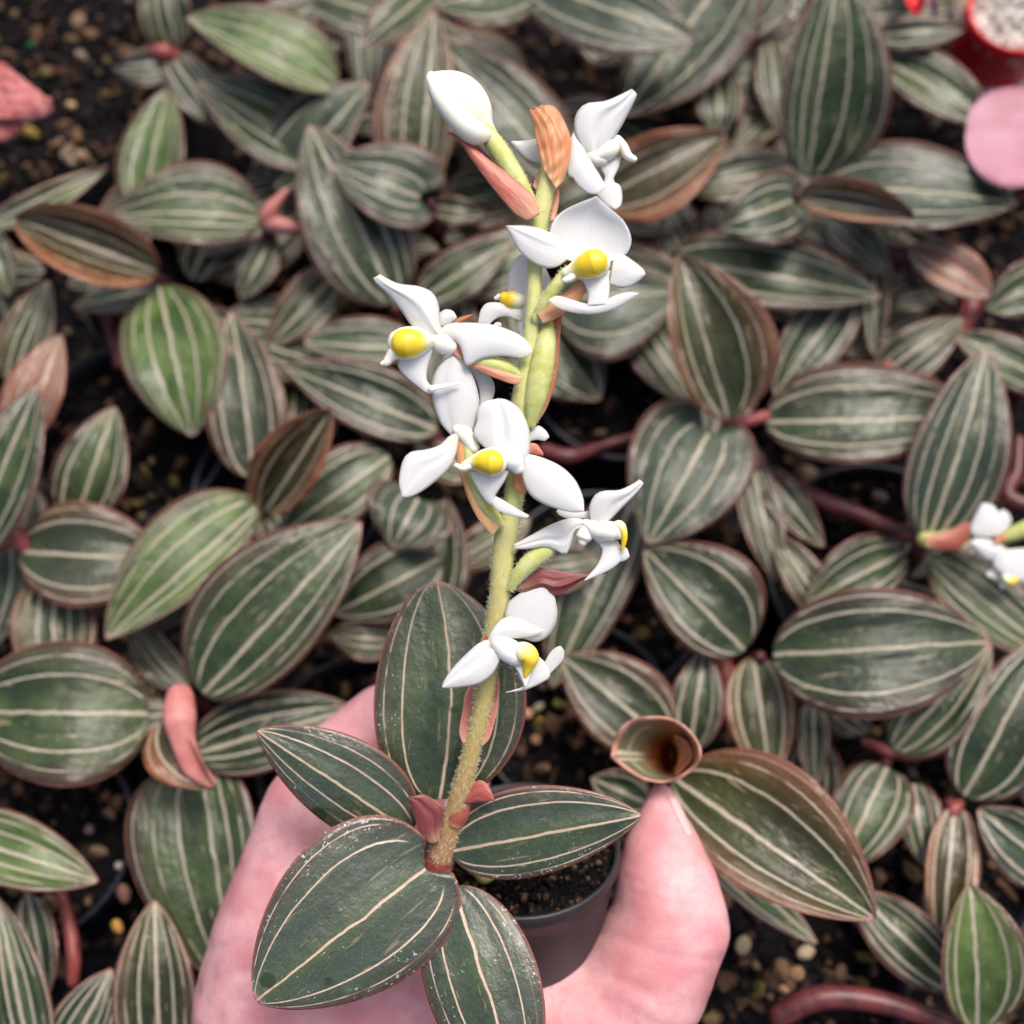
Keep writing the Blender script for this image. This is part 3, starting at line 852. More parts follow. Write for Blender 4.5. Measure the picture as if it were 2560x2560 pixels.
# ------------------------------------------------------------------ the plants growing in the bed
# plant: frame and point of its centre, crown height (cm), label, leaves
# leaf: frame, base x y, tip x y, left width, right width, then optional settings
PLANTS = [
    ('E', 940, 275, 6.2, "small striped plant edging the bare black soil, with a pink node and grey tips", [
        ('E', 950, 270, 850, -220, 170, 120, dict(hb=6.2, ht=8, style='g')),
        ('E', 930, 330, 598, 360, 125, 85, dict(hb=5.9, ht=5.6, style='y')),
        ('E', 910, 290, 1190, 690, 130, 130, dict(hb=6.2, ht=6.0, style='y'))]),
    ('E', 1800, 480, 7.0, "striped plant with one bright pale-green leaf near the top left of the bed", [
        ('E', 1800, 485, 1000, 95, 95, 285, dict(hb=7.4, ht=8.4, arch=1.0, style='l')),
        ('E', 1760, 850, 1060, 435, 200, 240, dict(hb=6.3, ht=6.9, style='g'))]),
    ('E', 1420, 1190, 7.2, "striped plant with a pink rolled young shoot in its centre, left of the top bud", [
        ('E', 770, 1150, 905, 465, 195, 170, dict(hb=6.2, ht=6.6, style='l', bend=20)),
        ('E', 1405, 1180, 585, 1165, 165, 285, dict(hb=7.2, ht=8.0, arch=0.9, bend=-60, style='g')),
        ('E', 1450, 1290, 1290, 1605, 110, 115, dict(hb=6.0, ht=5.6, style='y'))]),
    ('K', 830, 870, 7.4, "dark striped plant behind the top bud, with one heart-shaped grey leaf in front", [
        ('K', 790, 850, 855, 45, 240, 130, dict(hb=7.2, ht=9.0, style='r')),
        ('K', 1440, 800, 868, 175, 190, 215, dict(hb=6.6, ht=8.2, style='d')),
        ('K', 790, 865, 400, 725, 165, 215, dict(hb=8.2, ht=8.6, arch=0.6, style='y', p=0.34, lobe=0.22)),
        ('K', 820, 900, 1080, 940, 60, 70, dict(hb=6.0, ht=6.0, style='D'))]),
    ('P', 985, 755, 6.8, "striped plant whose longest dark leaf hangs with a tan edge left of the flower spike", [
        ('X', 1080, 540, 480, -690, 400, 330, dict(hb=6.6, ht=8.4, arch=0.8, style='D', close=0.8)),
        ('K', 150, 830, 570, 365, 230, 120, dict(hb=6.3, ht=7.4, style='t')),
        ('X', 1220, 850, 440, 810, 125, 215, dict(hb=6.3, ht=6.6, style='y', bend=30, q=0.7)),
        ('X', 1230, 530, 1870, 110, 190, 180, dict(hb=6.0, ht=6.4, style='g')),
        ('E', 1830, 1440, 1440, 1860, 150, 150, dict(hb=5.8, ht=5.6, style='o'))]),
    ('E', 850, 1470, 6.8, "plant with a coppery brown boat-shaped leaf above two green hanging leaves", [
        ('E', 850, 1460, 74, 1172, 185, 205, dict(hb=7.2, ht=8.6, cup=1.4, style='b', q=0.62)),
        ('E', 860, 1540, 390, 1650, 90, 95, dict(hb=5.8, ht=5.7, style='y')),
        ('E', 850, 1530, 1035, 2345, 290, 290, dict(hb=6.8, ht=7.0, arch=1.0, style='l', close=0.9))]),
    ('E', -90, 1320, 7.0, "plant at the left border with a pale green leaf seen from its side", [
        ('E', -90, 1215, 582, 893, 70, 100, dict(hb=7.4, ht=8.4, style='l', cup=0.2)),
        ('E', -80, 1230, 50, 1590, 110, 110, dict(hb=6.8, ht=6.6, style='g')),
        ('E', 60, 2060, 262, 1505, 160, 130, dict(hb=6.0, ht=6.4, style='o'))]),
    ('F', 1410, 860, 6.6, "plant with a brown cupped young leaf pointing up and a bright green leaf beside it", [
        ('F', 1360, 740, 1240, -150, 225, 215, dict(hb=6.6, ht=7.4, style='p', bend=-25)),
        ('F', 1420, 930, 1780, 370, 225, 140, dict(hb=6.9, ht=9.6, cup=1.2, style='b')),
        ('F', 1390, 880, 565, 1610, 150, 320, dict(hb=7.2, ht=7.8, arch=1.0, style='l', close=0.9)),
        ('F', 2090, 620, 1495, 1050, 175, 215, dict(hb=6.4, ht=6.2, style='g'))]),
    ('X', 1340, 1420, 6.0, "shaded dark striped plant left of the middle white flowers", [
        ('X', 1360, 1420, 315, 985, 215, 270, dict(hb=6.2, ht=6.6, style='d', arch=0.9))]),
    ('F', 80, 1080, 6.8, "plant with a red node at the left border, its leaves blushing pink and salmon", [
        ('F', 100, 560, 330, -30, 190, 130, dict(hb=6.6, ht=7.2, mat='salmon', style='p')),
        ('F', -190, 1180, 205, 238, 210, 205, dict(hb=7.0, ht=8.2, style='g')),
        ('F', 395, 1000, 617, 358, 215, 190, dict(hb=6.0, ht=6.6, style='g')),
        ('F', 95, 1135, 900, 1180, 290, 285, dict(hb=6.9, ht=6.6, arch=0.9, style='p')),
        ('F', 290, 1250, 290, 1960, 230, 240, dict(hb=6.1, ht=5.9, style='o'))]),
    ('F', 950, 1900, 7.2, "large striped plant beside the index finger, with a pink curled new leaf in its centre", [
        ('F', 1085, 1905, 1940, 975, 415, 265, dict(hb=7.8, ht=9.0, arch=0.8, style='g', close=0.8)),
        ('G', 800, 180, -190, 170, 400, 390, dict(hb=7.8, ht=8.0, arch=1.0, style='g', p=0.5, q=0.6)),
        ('G', 1030, 400, 1900, 150, 235, 200, dict(hb=6.8, ht=6.6, style='d')),
        ('G', 1080, 420, 1260, 1700, 240, 470, dict(hb=6.8, ht=6.2, arch=0.6, style='g', p=0.4))]),
    ('G', -230, 850, 6.8, "plant at the lower left border with a pale grey-green leaf pointing at the soil gap", [
        ('G', -320, 800, 528, 1080, 215, 190, dict(hb=7.4, ht=7.6, arch=0.8, style='l')),
        ('G', 150, 1150, 258, 1690, 110, 115, dict(hb=6.0, ht=5.9, style='t')),
        ('G', 190, 2150, -15, 1165, 160, 170, dict(hb=6.4, ht=7.4, style='g'))]),
    ('G', 600, 2120, 6.6, "plant in the lower left corner whose upright leaf touches the wrist", [
        ('G', 860, 2120, 828, 1180, 250, 210, dict(hb=6.6, ht=7.6, style='o')),
        ('G', 300, 2150, 600, 1550, 180, 150, dict(hb=6.2, ht=6.8, style='t'))]),
    ('K', 960, -150, 7.0, "plant at the top border above the bud, showing two leaf ends", [
        ('K', 900, -100, 540, 198, 120, 140, dict(hb=7.2, ht=8.0, style='o')),
        ('K', 1330, -90, 862, 20, 165, 180, dict(hb=7.4, ht=8.6, style='g'))]),
    ('P', 1420, -120, 7.0, "plant at the top border right of the bud, with a big rounded grey-green leaf", [
        ('H', -760, -120, 168, 215, 260, 250, dict(hb=7.6, ht=8.8, arch=0.9, style='y')),
        ('H', 420, -260, -220, 620, 330, 300, dict(hb=6.2, ht=6.4, style='D')),
        ('H', 640, -160, 310, 250, 170, 150, dict(hb=5.9, ht=5.8, style='D'))]),
    ('H', 730, 1010, 7.4, "large striped plant with one tall upright leaf and a rusty folded young leaf", [
        ('H', 770, 950, 935, -180, 205, 390, dict(hb=7.6, ht=12.0, style='g')),
        ('H', 860, 1005, 1898, 1090, 270, 215, dict(hb=7.8, ht=8.6, arch=0.9, bend=40, style='y')),
        ('H', 720, 1065, 1350, 1165, 165, 70, dict(hb=8.6, ht=9.8, cup=0.9, style='B')),
        ('H', 690, 1075, 295, 1220, 205, 195, dict(hb=8.0, ht=8.4, arch=0.8, style='y', p=0.32, lobe=0.22)),
        ('H', 700, 900, 60, 1020, 120, 160, dict(hb=6.8, ht=6.8, style='d'))]),
    ('P', 1490, 480, 6.4, "dark brown-leaved striped plant behind the upper right white flower", [
        ('P', 1490, 500, 1815, 335, 95, 115, dict(hb=6.8, ht=8.0, cup=0.8, style='b')),
        ('H', 290, 380, 300, 740, 140, 140, dict(hb=5.8, ht=5.8, style='D')),
        ('H', 570, 190, 620, 720, 100, 110, dict(hb=5.9, ht=5.8, style='D'))]),
    ('P', 1405, 740, 6.2, "shaded grey-green plant right of the flower spike, half hidden by a white flower", [
        ('P', 1380, 745, 1700, 730, 95, 165, dict(hb=6.4, ht=6.6, style='t')),
        ('P', 1470, 640, 1740, 720, 70, 80, dict(hb=6.0, ht=6.2, style='o')),
        ('P', 1300, 720, 1500, 1000, 120, 150, dict(hb=5.4, ht=5.4, style='D')),
        ('P', 1590, 780, 1740, 1010, 70, 80, dict(hb=5.5, ht=5.5, style='D'))]),
    ('H', 1160, 280, 6.8, "striped plant beside the red pot, with an orange-edged green leaf", [
        ('H', 1170, 320, 1780, 690, 190, 130, dict(hb=6.6, ht=7.0, style='g', roll=-0.3, bend=30)),
        ('H', 1140, 190, 1620, 150, 85, 95, dict(hb=6.9, ht=7.2, style='t'))]),
    ('H', 60, 1430, 6.4, "dark glossy striped plant under the heart-shaped grey leaf, with one long leaf", [
        ('H', 30, 1400, 1170, 1592, 240, 175, dict(hb=6.5, ht=6.8, arch=0.9, style='D', bend=20)),
        ('H', 1010, 1560, 590, 2120, 170, 180, dict(hb=5.9, ht=5.8, style='t'))]),
    ('I', 410, 465, 7.2, "plant with a heart-shaped leaf, a long level leaf and an upright rusty-edged leaf", [
        ('P', 1822, 1048, 1698, 638, 88, 178, dict(hb=8.0, ht=10.4, cup=0.8, style='r', close=0.5)),
        ('I', 540, 440, 1720, 400, 315, 230, dict(hb=7.2, ht=7.6, arch=1.0, bend=-15, style='d', close=0.2)),
        ('P', 1772, 1082, 1620, 1360, 152, 165, dict(hb=7.8, ht=7.8, arch=0.6, style='y', p=0.33, lobe=0.2)),
        ('I', 470, 640, 610, 1300, 110, 130, dict(hb=5.8, ht=5.7, style='t')),
        ('I', 540, 690, 860, 1110, 100, 120, dict(hb=5.7, ht=5.6, style='D'))]),
    ('H', 1210, 1340, 6.4, "small plant with a salmon-pink rolled leaf right of the long dark leaf", [
        ('H', 1310, 1340, 1748, 1585, 170, 95, dict(hb=7.0, ht=7.4, mat='salmon', style='p', q=0.55)),
        ('H', 1460, 1600, 1225, 1640, 50, 60, dict(hb=6.0, ht=6.0, style='y')),
        ('H', 880, 1180, 1230, 1480, 120, 110, dict(hb=6.1, ht=6.1, style='d')),
        ('H', 1130, 1280, 1130, 1920, 90, 90, dict(hb=5.7, ht=5.6, style='t'))]),
    ('H', 2080, 1900, 6.8, "striped plant at the right border above the upright grey leaf", [
        ('H', 2160, 1480, 1725, 1660, 140, 170, dict(hb=6.8, ht=7.0, style='g')),
        ('H', 1130, 2030, 1605, 1700, 130, 160, dict(hb=6.0, ht=6.6, style='d')),
        ('H', 2120, 2080, 1555, 1790, 130, 150, dict(hb=6.4, ht=6.8, style='g'))]),
    ('I', 1400, 1085, 7.0, "plant at the right border with a red trailing stem carrying small white flowers", [
        ('I', 1415, 1070, 1726, 45, 255, 285, dict(hb=7.6, ht=9.6, style='y', bend=-50)),
        ('I', 1430, 1170, 2150, 1740, 190, 175, dict(hb=6.6, ht=6.6, style='g')),
        ('I', 1300, 1130, 762, 1410, 180, 195, dict(hb=6.0, ht=6.4, style='g'))]),
    ('I', 530, 1690, 7.2, "vigorous plant with the widest dark striped leaf and a dark red heart", [
        ('P', 1862, 1626, 1610, 1372, 100, 165, dict(hb=7.4, ht=7.4, arch=0.8, style='d')),
        ('I', 580, 1690, 1750, 1618, 330, 380, dict(hb=7.8, ht=8.6, arch=1.1, style='d', q=0.7, close=0.0)),
        ('I', 900, 1500, 585, 1030, 110, 120, dict(hb=5.8, ht=6.0, style='d')),
        ('J', 480, -40, 575, 640, 190, 190, dict(hb=6.6, ht=6.2, style='r')),
        ('J', 140, 470, 215, -90, 150, 150, dict(hb=6.2, ht=6.8, style='t')),
        ('J', 800, 180, 810, 680, 90, 90, dict(hb=5.7, ht=5.6, style='D'))]),
    ('J', 30, 560, 9.0, "plant touching the thumb tip, with an olive brown leaf and a rolled funnel leaf", [
        ('J', 50, 610, 1138, 1370, 430, 280, dict(hb=9.6, ht=11.2, arch=0.9, cup=0.7, style='r', close=0.55)),
        ('J', 170, 900, 825, 1500, 90, 130, dict(hb=6.4, ht=6.2, style='g')),
        ('P', 1670, 1855, 1405, 1640, 110, 120, dict(hb=6.6, ht=6.8, style='p')),
        ('P', 1620, 2010, 1478, 1945, 60, 62, dict(hb=6.6, ht=6.4, style='t'))]),
    ('J', 1215, 515, 6.6, "plant with pink nodes and rounded leaves left of the upright lower right leaf", [
        ('J', 1235, 465, 1755, -110, 210, 220, dict(hb=6.8, ht=7.6, style='g')),
        ('J', 1200, 550, 930, 1130, 240, 205, dict(hb=6.6, ht=6.6, style='g', p=0.4)),
        ('J', 1340, 640, 1403, 1090, 135, 110, dict(hb=6.0, ht=5.9, style='y'))]),
    ('J', 1565, 745, 6.8, "plant near the right border with a brown hanging leaf and dark upright leaf", [
        ('J', 1610, 715, 2080, -160, 250, 330, dict(hb=6.8, ht=7.8, style='d')),
        ('J', 1560, 760, 1490, 1560, 170, 130, dict(hb=6.6, ht=6.2, style='b')),
        ('J', 2150, 1160, 1685, 775, 190, 190, dict(hb=6.8, ht=7.4, style='y'))]),
    ('J', 1680, 1960, 6.8, "light green glossy plant in the lower right corner beside a blue-green leaf", [
        ('J', 1680, 1960, 1638, 1182, 190, 300, dict(hb=6.8, ht=8.4, cup=0.6, style='l', bend=-30)),
        ('J', 1570, 1740, 1045, 1235, 180, 175, dict(hb=6.2, ht=6.2, style='t', q=0.6))]),
    ('B', 340, 970, 6.2, "small heart-leaved striped plant in the shade left of the lower spike", [
        ('B', 350, 930, 195, 1235, 280, 290, dict(hb=6.8, ht=7.0, arch=0.5, style='y', p=0.3, lobe=0.1)),
        ('P', 1100, 1395, 835, 1535, 100, 105, dict(hb=6.2, ht=6.0, style='d')),
        ('P', 985, 1600, 825, 1588, 60, 60, dict(hb=5.6, ht=5.6, style='o')),
        ('P', 1330, 1425, 1500, 1400, 55, 70, dict(hb=5.8, ht=5.8, style='d')),
        ('P', 1590, 1230, 1380, 1720, 90, 120, dict(hb=5.4, ht=5.2, style='D'))]),
]
GROUP = "striped jewel orchids growing in the bed"
roots = []
for f, x, y, ch, lab, leaves in PLANTS:
    p = full(f, [(x, y)])[0]
    top = at_height(p[0], p[1], ch / 100)
    root = empty("orchid_plant", (top[0], top[1], 0.04))
    tag(root, lab, "plant", GROUP)
    roots.append(root)
    for lf in leaves:
        ff, bx, by, tx, ty, L, Rw, kw = lf
        garden_leaf(root, ff, bx, by, tx, ty, L, Rw, **kw)
    j = [random.uniform(-0.003, 0.003) for _ in range(4)]
    tube("stem", root, [(top[0] + j[0], top[1] + j[1], 0.034), (top[0] + j[2], top[1] + j[3], 0.05), (top[0], top[1], ch / 100 - 0.005)],
         [0.0034, 0.0036, 0.0026], 'red_stem')


# lower shaded leaves that fill the carpet between the crowns
CLEAR = [(-50, -50, 330, 520), (170, 920, 440, 1270), (180, 1880, 430, 2560), (1700, 2210, 2330, 2600), (1370, 900, 1620, 1720), (1900, 1120, 2230, 1400), (480, 1680, 1900, 2600), (2380, 0, 2600, 300)]
cent = np.array([full(f, [(x, y)])[0] for f, x, y, *_ in PLANTS])
made = 0
rnd = random.Random(5)
while made < 95:
    x, y, ang, ln = rnd.uniform(-40, 2600), rnd.uniform(-60, 2500), rnd.uniform(0, 6.283), rnd.uniform(190, 360)
    x2, y2 = x + ln * math.cos(ang), y + ln * math.sin(ang)
    if any(a < px < c and b < py < d for a, b, c, d in CLEAR for px, py in ((x, y), (x2, y2), ((x + x2) / 2, (y + y2) / 2))):
        continue
    k = int(np.argmin(np.hypot(cent[:, 0] - x, cent[:, 1] - y)))
    w = ln * rnd.uniform(0.22, 0.36)
    h0 = rnd.uniform(4.9, 5.5)
    garden_leaf(roots[k], 'P', x, y, x2, y2, w * rnd.uniform(0.8, 1.1), w * rnd.uniform(0.8, 1.1), bend=rnd.uniform(-25, 25), hb=h0, ht=h0 + rnd.uniform(-0.4, 0.2),
                arch=rnd.uniform(0.1, 0.6), cup=rnd.uniform(-0.2, 0.5), style=rnd.choice('dDDDtto'), q=rnd.uniform(0.6, 0.9))
    made += 1


def hstalk(name, parent, f, pts, rad, hts, mat, **kw):
    s = FR[f][2]
    p = full(f, pts)
    P = at_height(p[:, 0], p[:, 1], np.asarray(hts, float) / 100)
    d = np.linalg.norm(P - CAMP, axis=1)
    return tube(name, parent, P, np.asarray(rad, float) / s / FPX * d, mat, **kw)


# pink and red nodes, shoots and creeping stems seen between the leaves
hstalk("shoot", roots[2], 'E', [(1530, 1030), (1450, 1130), (1440, 1190), (1560, 1220), (1610, 1225)], [18, 38, 48, 36, 15], [7.9, 7.6, 7.2, 7.4, 7.6], 'pink_shoot')
hstalk("node", roots[0], 'E', [(790, 265), (870, 280), (940, 300)], [22, 42, 30], [6.4, 6.6, 6.3], 'red_bright')
hstalk("node", roots[9], 'F', [(-20, 1080), (60, 1050), (140, 1110)], [60, 62, 40], [6.8, 7.2, 6.9], 'red_bright')
hstalk("young_leaf", roots[10], 'G', [(965, 90), (965, 200), (985, 330), (1040, 470), (1125, 545)], [70, 82, 62, 55, 32], [9.2, 9.4, 9.3, 9.1, 8.9], 'pink_shoot', flat=0.5)
hstalk("creeping_stem", roots[23], 'I', [(480, 660), (640, 760), (820, 850), (1000, 920), (1200, 1000), (1400, 1075), (1500, 1070)], [36, 40, 48, 46, 42, 42, 40], [5.8, 5.9, 6.0, 6.2, 6.6, 7.2, 7.6], 'red_stem')
hstalk("creeping_stem", roots[21], 'H', [(1130, 1340), (1230, 1360), (1330, 1370)], [50, 58, 50], [6.0, 6.2, 6.4], 'red_stem')
hstalk("creeping_stem", roots[21], 'H', [(1640, 1560), (1640, 1680), (1560, 1780), (1350, 1900), (1160, 1985)], [55, 55, 45, 35, 30], [6.0, 6.0, 5.9, 6.2, 6.4], 'red_bright')
hstalk("node", roots[20], 'I', [(330, 450), (430, 440), (540, 410)], [26, 34, 32], [7.2, 7.4, 7.3], 'red_bright')
hstalk("creeping_stem", roots[29], 'Y', [(150, 640), (300, 680), (480, 620), (680, 560)], [45, 50, 32, 28], [5.2, 5.3, 4.9, 4.8], 'red_stem')
hstalk("node", roots[26], 'J', [(1080, 420), (1220, 470), (1400, 490), (1500, 470)], [24, 34, 26, 18], [6.2, 6.5, 6.4, 6.3], 'red_bright')
hstalk("node", roots[27], 'J', [(1590, 740), (1550, 790), (1520, 860)], [26, 32, 24], [6.4, 6.6, 6.3], 'red_bright')
hstalk("node", roots[11], 'G', [(330, 1150), (370, 1300), (395, 1480), (390, 1620)], [26, 30, 34, 26], [5.4, 5.5, 5.6, 5.4], 'red_bright')
hstalk("creeping_stem", roots[28], 'J', [(620, 1890), (800, 1800), (1000, 1790), (1220, 1830), (1450, 1900), (1680, 1990)], [52, 58, 56, 52, 48, 46], [5.8, 6.0, 6.1, 6.2, 6.3, 6.5], 'red_stem')
hstalk("creeping_stem", roots[24], 'J', [(300, -20), (330, 90), (330, 300)], [60, 62, 40], [5.6, 5.6, 5.5], 'red_bright')
hstalk("creeping_stem", roots[5], 'E', [(560, 1690), (600, 1800), (640, 1960)], [30, 32, 28], [5.2, 5.3, 5.2], 'red_stem')
hstalk("creeping_stem", roots[22], 'I', [(1900, 540), (1890, 700), (1840, 830), (1960, 900)], [30, 34, 40, 46], [5.8, 5.8, 5.9, 6.0], 'red_stem')

# cup of the young leaf beside the pink curl
garden_leaf(roots[10], 'G', 900, 190, 1145, 580, 25, 250, hb=8.2, ht=8.6, cup=0.5, style='b', name='young_leaf')

# rolled funnel leaf by the thumb
rim = full('V', [(240, 680), (300, 450), (450, 280), (700, 222), (950, 245), (1150, 370), (1285, 570), (1265, 750), (1060, 920), (850, 978), (600, 930), (420, 820), (240, 680)])
rimc, _ = spline(rim, 48, cosine=False)
th = np.linspace(math.pi, 3 * math.pi, 48)
thr = full('V', np.stack([930 + 105 * np.cos(th), 690 + 185 * np.sin(th)], 1))
u = np.linspace(0, 1, 10)
G = rimc[None] * (1 - u[:, None, None]) + thr[None] * u[:, None, None]
hh = 0.131 - 0.022 * u[:, None] ** 0.8 + (0.004 * np.cos(th) + 0.0022 * np.sin(3 * th + 0.6) + 0.0012 * np.sin(7 * th))[None] * (1 - u[:, None])
Pf = at_height(G[..., 0], G[..., 1], hh)
deep = at_height(thr[:, 0], thr[:, 1], np.full(48, 0.09))
cc_ = deep.mean(0)
deep = cc_ + (deep - cc_) * 0.55
Pf = np.concatenate([Pf, deep[None], (cc_ + (deep - cc_) * 0.05)[None]])
T_, V_ = np.meshgrid(np.linspace(0, 1, len(Pf)), np.linspace(-0.9, 0.9, 48), indexing='ij')
sheet("funnel_leaf", Pf, T_, V_ * 0.5, 0.0007, [M['funnel'], M['copper']], roots[25])
a_, uu = spline(full('V', [(1000, 440), (1130, 490), (1200, 610), (1195, 720), (1100, 820), (1015, 905)]), 22)
b_, _ = spline(full('V', [(985, 500), (1020, 570), (1035, 650), (1030, 740), (1000, 820), (975, 890)]), 22)
v_ = np.linspace(-1, 1, 9)
TT, VV = np.meshgrid(uu, v_, indexing='ij')
xy = a_[:, None] * (1 - VV[..., None]) / 2 + b_[:, None] * (1 + VV[..., None]) / 2
sheet("rolled_margin", at_height(xy[..., 0], xy[..., 1], 0.1285 - 0.004 * (VV + 1) - 0.002 * np.abs(TT - 0.5)), TT, VV, 0.0006, [M['copper'], M['under']], roots[25])

# small white flowers on the red trailing stem
sp_root = roots[23]
fl2 = empty("flower_cluster", at_height(*full('U', [(1000, 900)])[0], 0.08), sp_root)
D2 = float(np.linalg.norm((at_height(*full('U', [(1000, 900)])[0], 0.088) - CAMP)) / np.linalg.norm(rays(*full('U', [(1000, 900)])[0])))
patch("petal", fl2, 'U', [(850, 920), (800, 840), (850, 680), (930, 530)], [(1060, 930), (1130, 830), (1160, 680), (1080, 550), (960, 520)], D2, cup=2.0, bow=1)
patch("petal", fl2, 'U', [(1040, 900), (1090, 700), (1180, 600), (1250, 630)], [(1120, 920), (1230, 850), (1300, 740), (1270, 650)], D2, z=(1, 2), cup=1.5)
patch("petal", fl2, 'U', [(1240, 1080), (1150, 1010), (1000, 950), (860, 950), (800, 1000)], [(1180, 1180), (1060, 1225), (950, 1190), (870, 1110), (805, 1010)], D2, cup=2.5, bow=1)
patch("petal", fl2, 'U', [(1240, 1080), (1130, 1140), (1070, 1240), (1110, 1330), (1230, 1400)], [(1500, 1060), (1560, 1200), (1540, 1400), (1440, 1480), (1260, 1410)], D2, z=(-1, -1), cup=3, bow=1.5)
patch("petal", fl2, 'U', [(1190, 1350), (1100, 1330), (1000, 1350)], [(1200, 1430), (1100, 1430), (1000, 1400)], D2, z=(1, 1))
stalk("column", fl2, 'U', [(1220, 1420), (1270, 1460), (1330, 1450)], [40, 60, 45], D2, -1.5, 'column')
patch("petal", fl2, 'U', [(1200, 1450), (1160, 1500), (1170, 1550)], [(1270, 1500), (1230, 1540), (1185, 1555)], D2, z=(0, 0))
hstalk("flower_stalk", sp_root, 'U', [(250, 960), (450, 960), (650, 900), (850, 850), (1150, 930), (1400, 860), (1600, 760)], [85, 90, 85, 70, 75, 90, 95], [7.7, 8.0, 8.2, 8.2, 8.3, 8.6, 8.9], 'ovary')
patch("bract", fl2, 'U', [(250, 900), (450, 880), (640, 800), (800, 730)], [(260, 1060), (480, 1090), (680, 1080), (800, 900)], D2, z=(0.5, 0), cup=2, mat='bract', color=(0.34, 0.085, 0.05, 1))
patch("bract", fl2, 'U', [(1090, 960), (1140, 910), (1220, 900)], [(1100, 1000), (1180, 990), (1240, 960)], D2, z=(-1.5, -1.5), mat='bract', color=(0.55, 0.2, 0.1, 1))

# ------------------------------------------------------------------ other things on the bed
p0 = full('E', [(90, 540)])[0]
root = empty("fallen_flower", at_height(p0[0], p0[1], SOIL + 0.001))
tag(root, "faded red crumpled flower lying on the black soil beside a mustard pebble", "fallen flower")
D3 = 0.440
patch("petal", root, 'E', [(-40, 330), (-60, 460), (-40, 640)], [(30, 350), (160, 450), (250, 530), (270, 610)], D3, z=(0, -3), cup=4, mat='dried', rough=1.3, thick=0.0012)
patch("petal", root, 'E', [(-40, 500), (60, 560), (160, 520), (270, 520)], [(-40, 660), (80, 650), (200, 640), (275, 600)], D3, z=(-2, -5), cup=3, mat='dried', rough=1.2, thick=0.0012)
patch("petal", root, 'E', [(-40, 600), (60, 640), (130, 660)], [(-40, 760), (40, 750), (110, 700)], D3, z=(1, 1), cup=2, mat='dried', rough=1.0, thick=0.0012)

p0 = full('S', [(1820, 190)])[0]
c = at_height(p0[0], p0[1], 0.075)
root = empty("red_pot", (c[0], c[1], 0.03))
tag(root, "bright red plastic pot filled with pale grit in the top right corner", "plant pot")
r = 0.0200
V_, F_ = lathe([(r * 0.82, 0.0), (r * 0.97, 0.040), (r * 1.0, 0.0405), (r * 1.02, 0.046), (r * 0.99, 0.047), (r * 0.93, 0.046), (r * 0.90, 0.034), (r * 0.8, 0.004)], 40, (c[0], c[1], 0.03), (0, 0, 1), (1, 0, 0))
link("pot_wall", V_, F_, [M['red_pot']], root)
nn = 500
rr_ = r * 0.92 * np.sqrt(RNG.random(nn)); aa = RNG.uniform(0, 6.283, nn)
o = crumbs("grit", np.stack([c[0] + rr_ * np.cos(aa), c[1] + rr_ * np.sin(aa), 0.068 + RNG.uniform(0, 0.003, nn)], 1), RNG.uniform(0.001, 0.0026, nn), np.array([(0.6, 0.57, 0.52)]) * RNG.uniform(0.6, 1.25, (nn, 1)), parent=root)
o['kind'] = 'stuff'

p0 = full('S', [(1900, 1500)])[0]
c = at_height(p0[0], p0[1], 0.08)
root = empty("pink_plant", (c[0] + 0.02, c[1], 0.03))
tag(root, "plant with plain matt pink rounded leaves at the right border below the red pot", "plant")
garden_leaf(root, 'S', 2600, 1650, 1225, 1560, 700, 520, hb=8.8, ht=9.0, arch=0.3, cup=0.3, mat='pink', style='p', q=0.42, bend=-60)
tube("stem", root, [(c[0] + 0.02, c[1], 0.03), (c[0] + 0.02, c[1], 0.077)], [0.003, 0.0025], 'red_bright')

p0 = full('S', [(700, 40)])[0]
c = at_height(p0[0], p0[1], 0.06)
root = empty("red_leaved_plant", (c[0], c[1] + 0.01, 0.03))
tag(root, "plant with deep red and pink leaves at the top border left of the red pot", "plant")
garden_leaf(root, 'S', 620, -500, 640, 210, 170, 160, hb=6.0, ht=6.6, mat='red_pot', style='p')
garden_leaf(root, 'S', 720, -400, 880, 240, 60, 70, hb=6.4, ht=7.2, mat='pink', style='p')
garden_leaf(root, 'S', 1200, -300, 1240, 330, 330, 60, hb=6.0, ht=6.4, mat='salmon', style='p')
tube("stem", root, [(c[0], c[1] + 0.012, 0.03), (c[0], c[1] + 0.012, 0.062)], [0.003, 0.0025], 'red_stem')
p0 = full('S', [(1650, 1060)])[0]
c = at_height(p0[0], p0[1], 0.05)
nn = 160
o = crumbs("pale_gravel", np.stack([c[0] + RNG.normal(0, 0.012, nn), c[1] + RNG.normal(0, 0.006, nn), np.full(nn, 0.047) + RNG.uniform(0, .003, nn)], 1), RNG.uniform(0.001, 0.0028, nn), np.array([(0.58, 0.56, 0.56)]) * RNG.uniform(0.6, 1.2, (nn, 1)))
tag(o, kind='stuff')

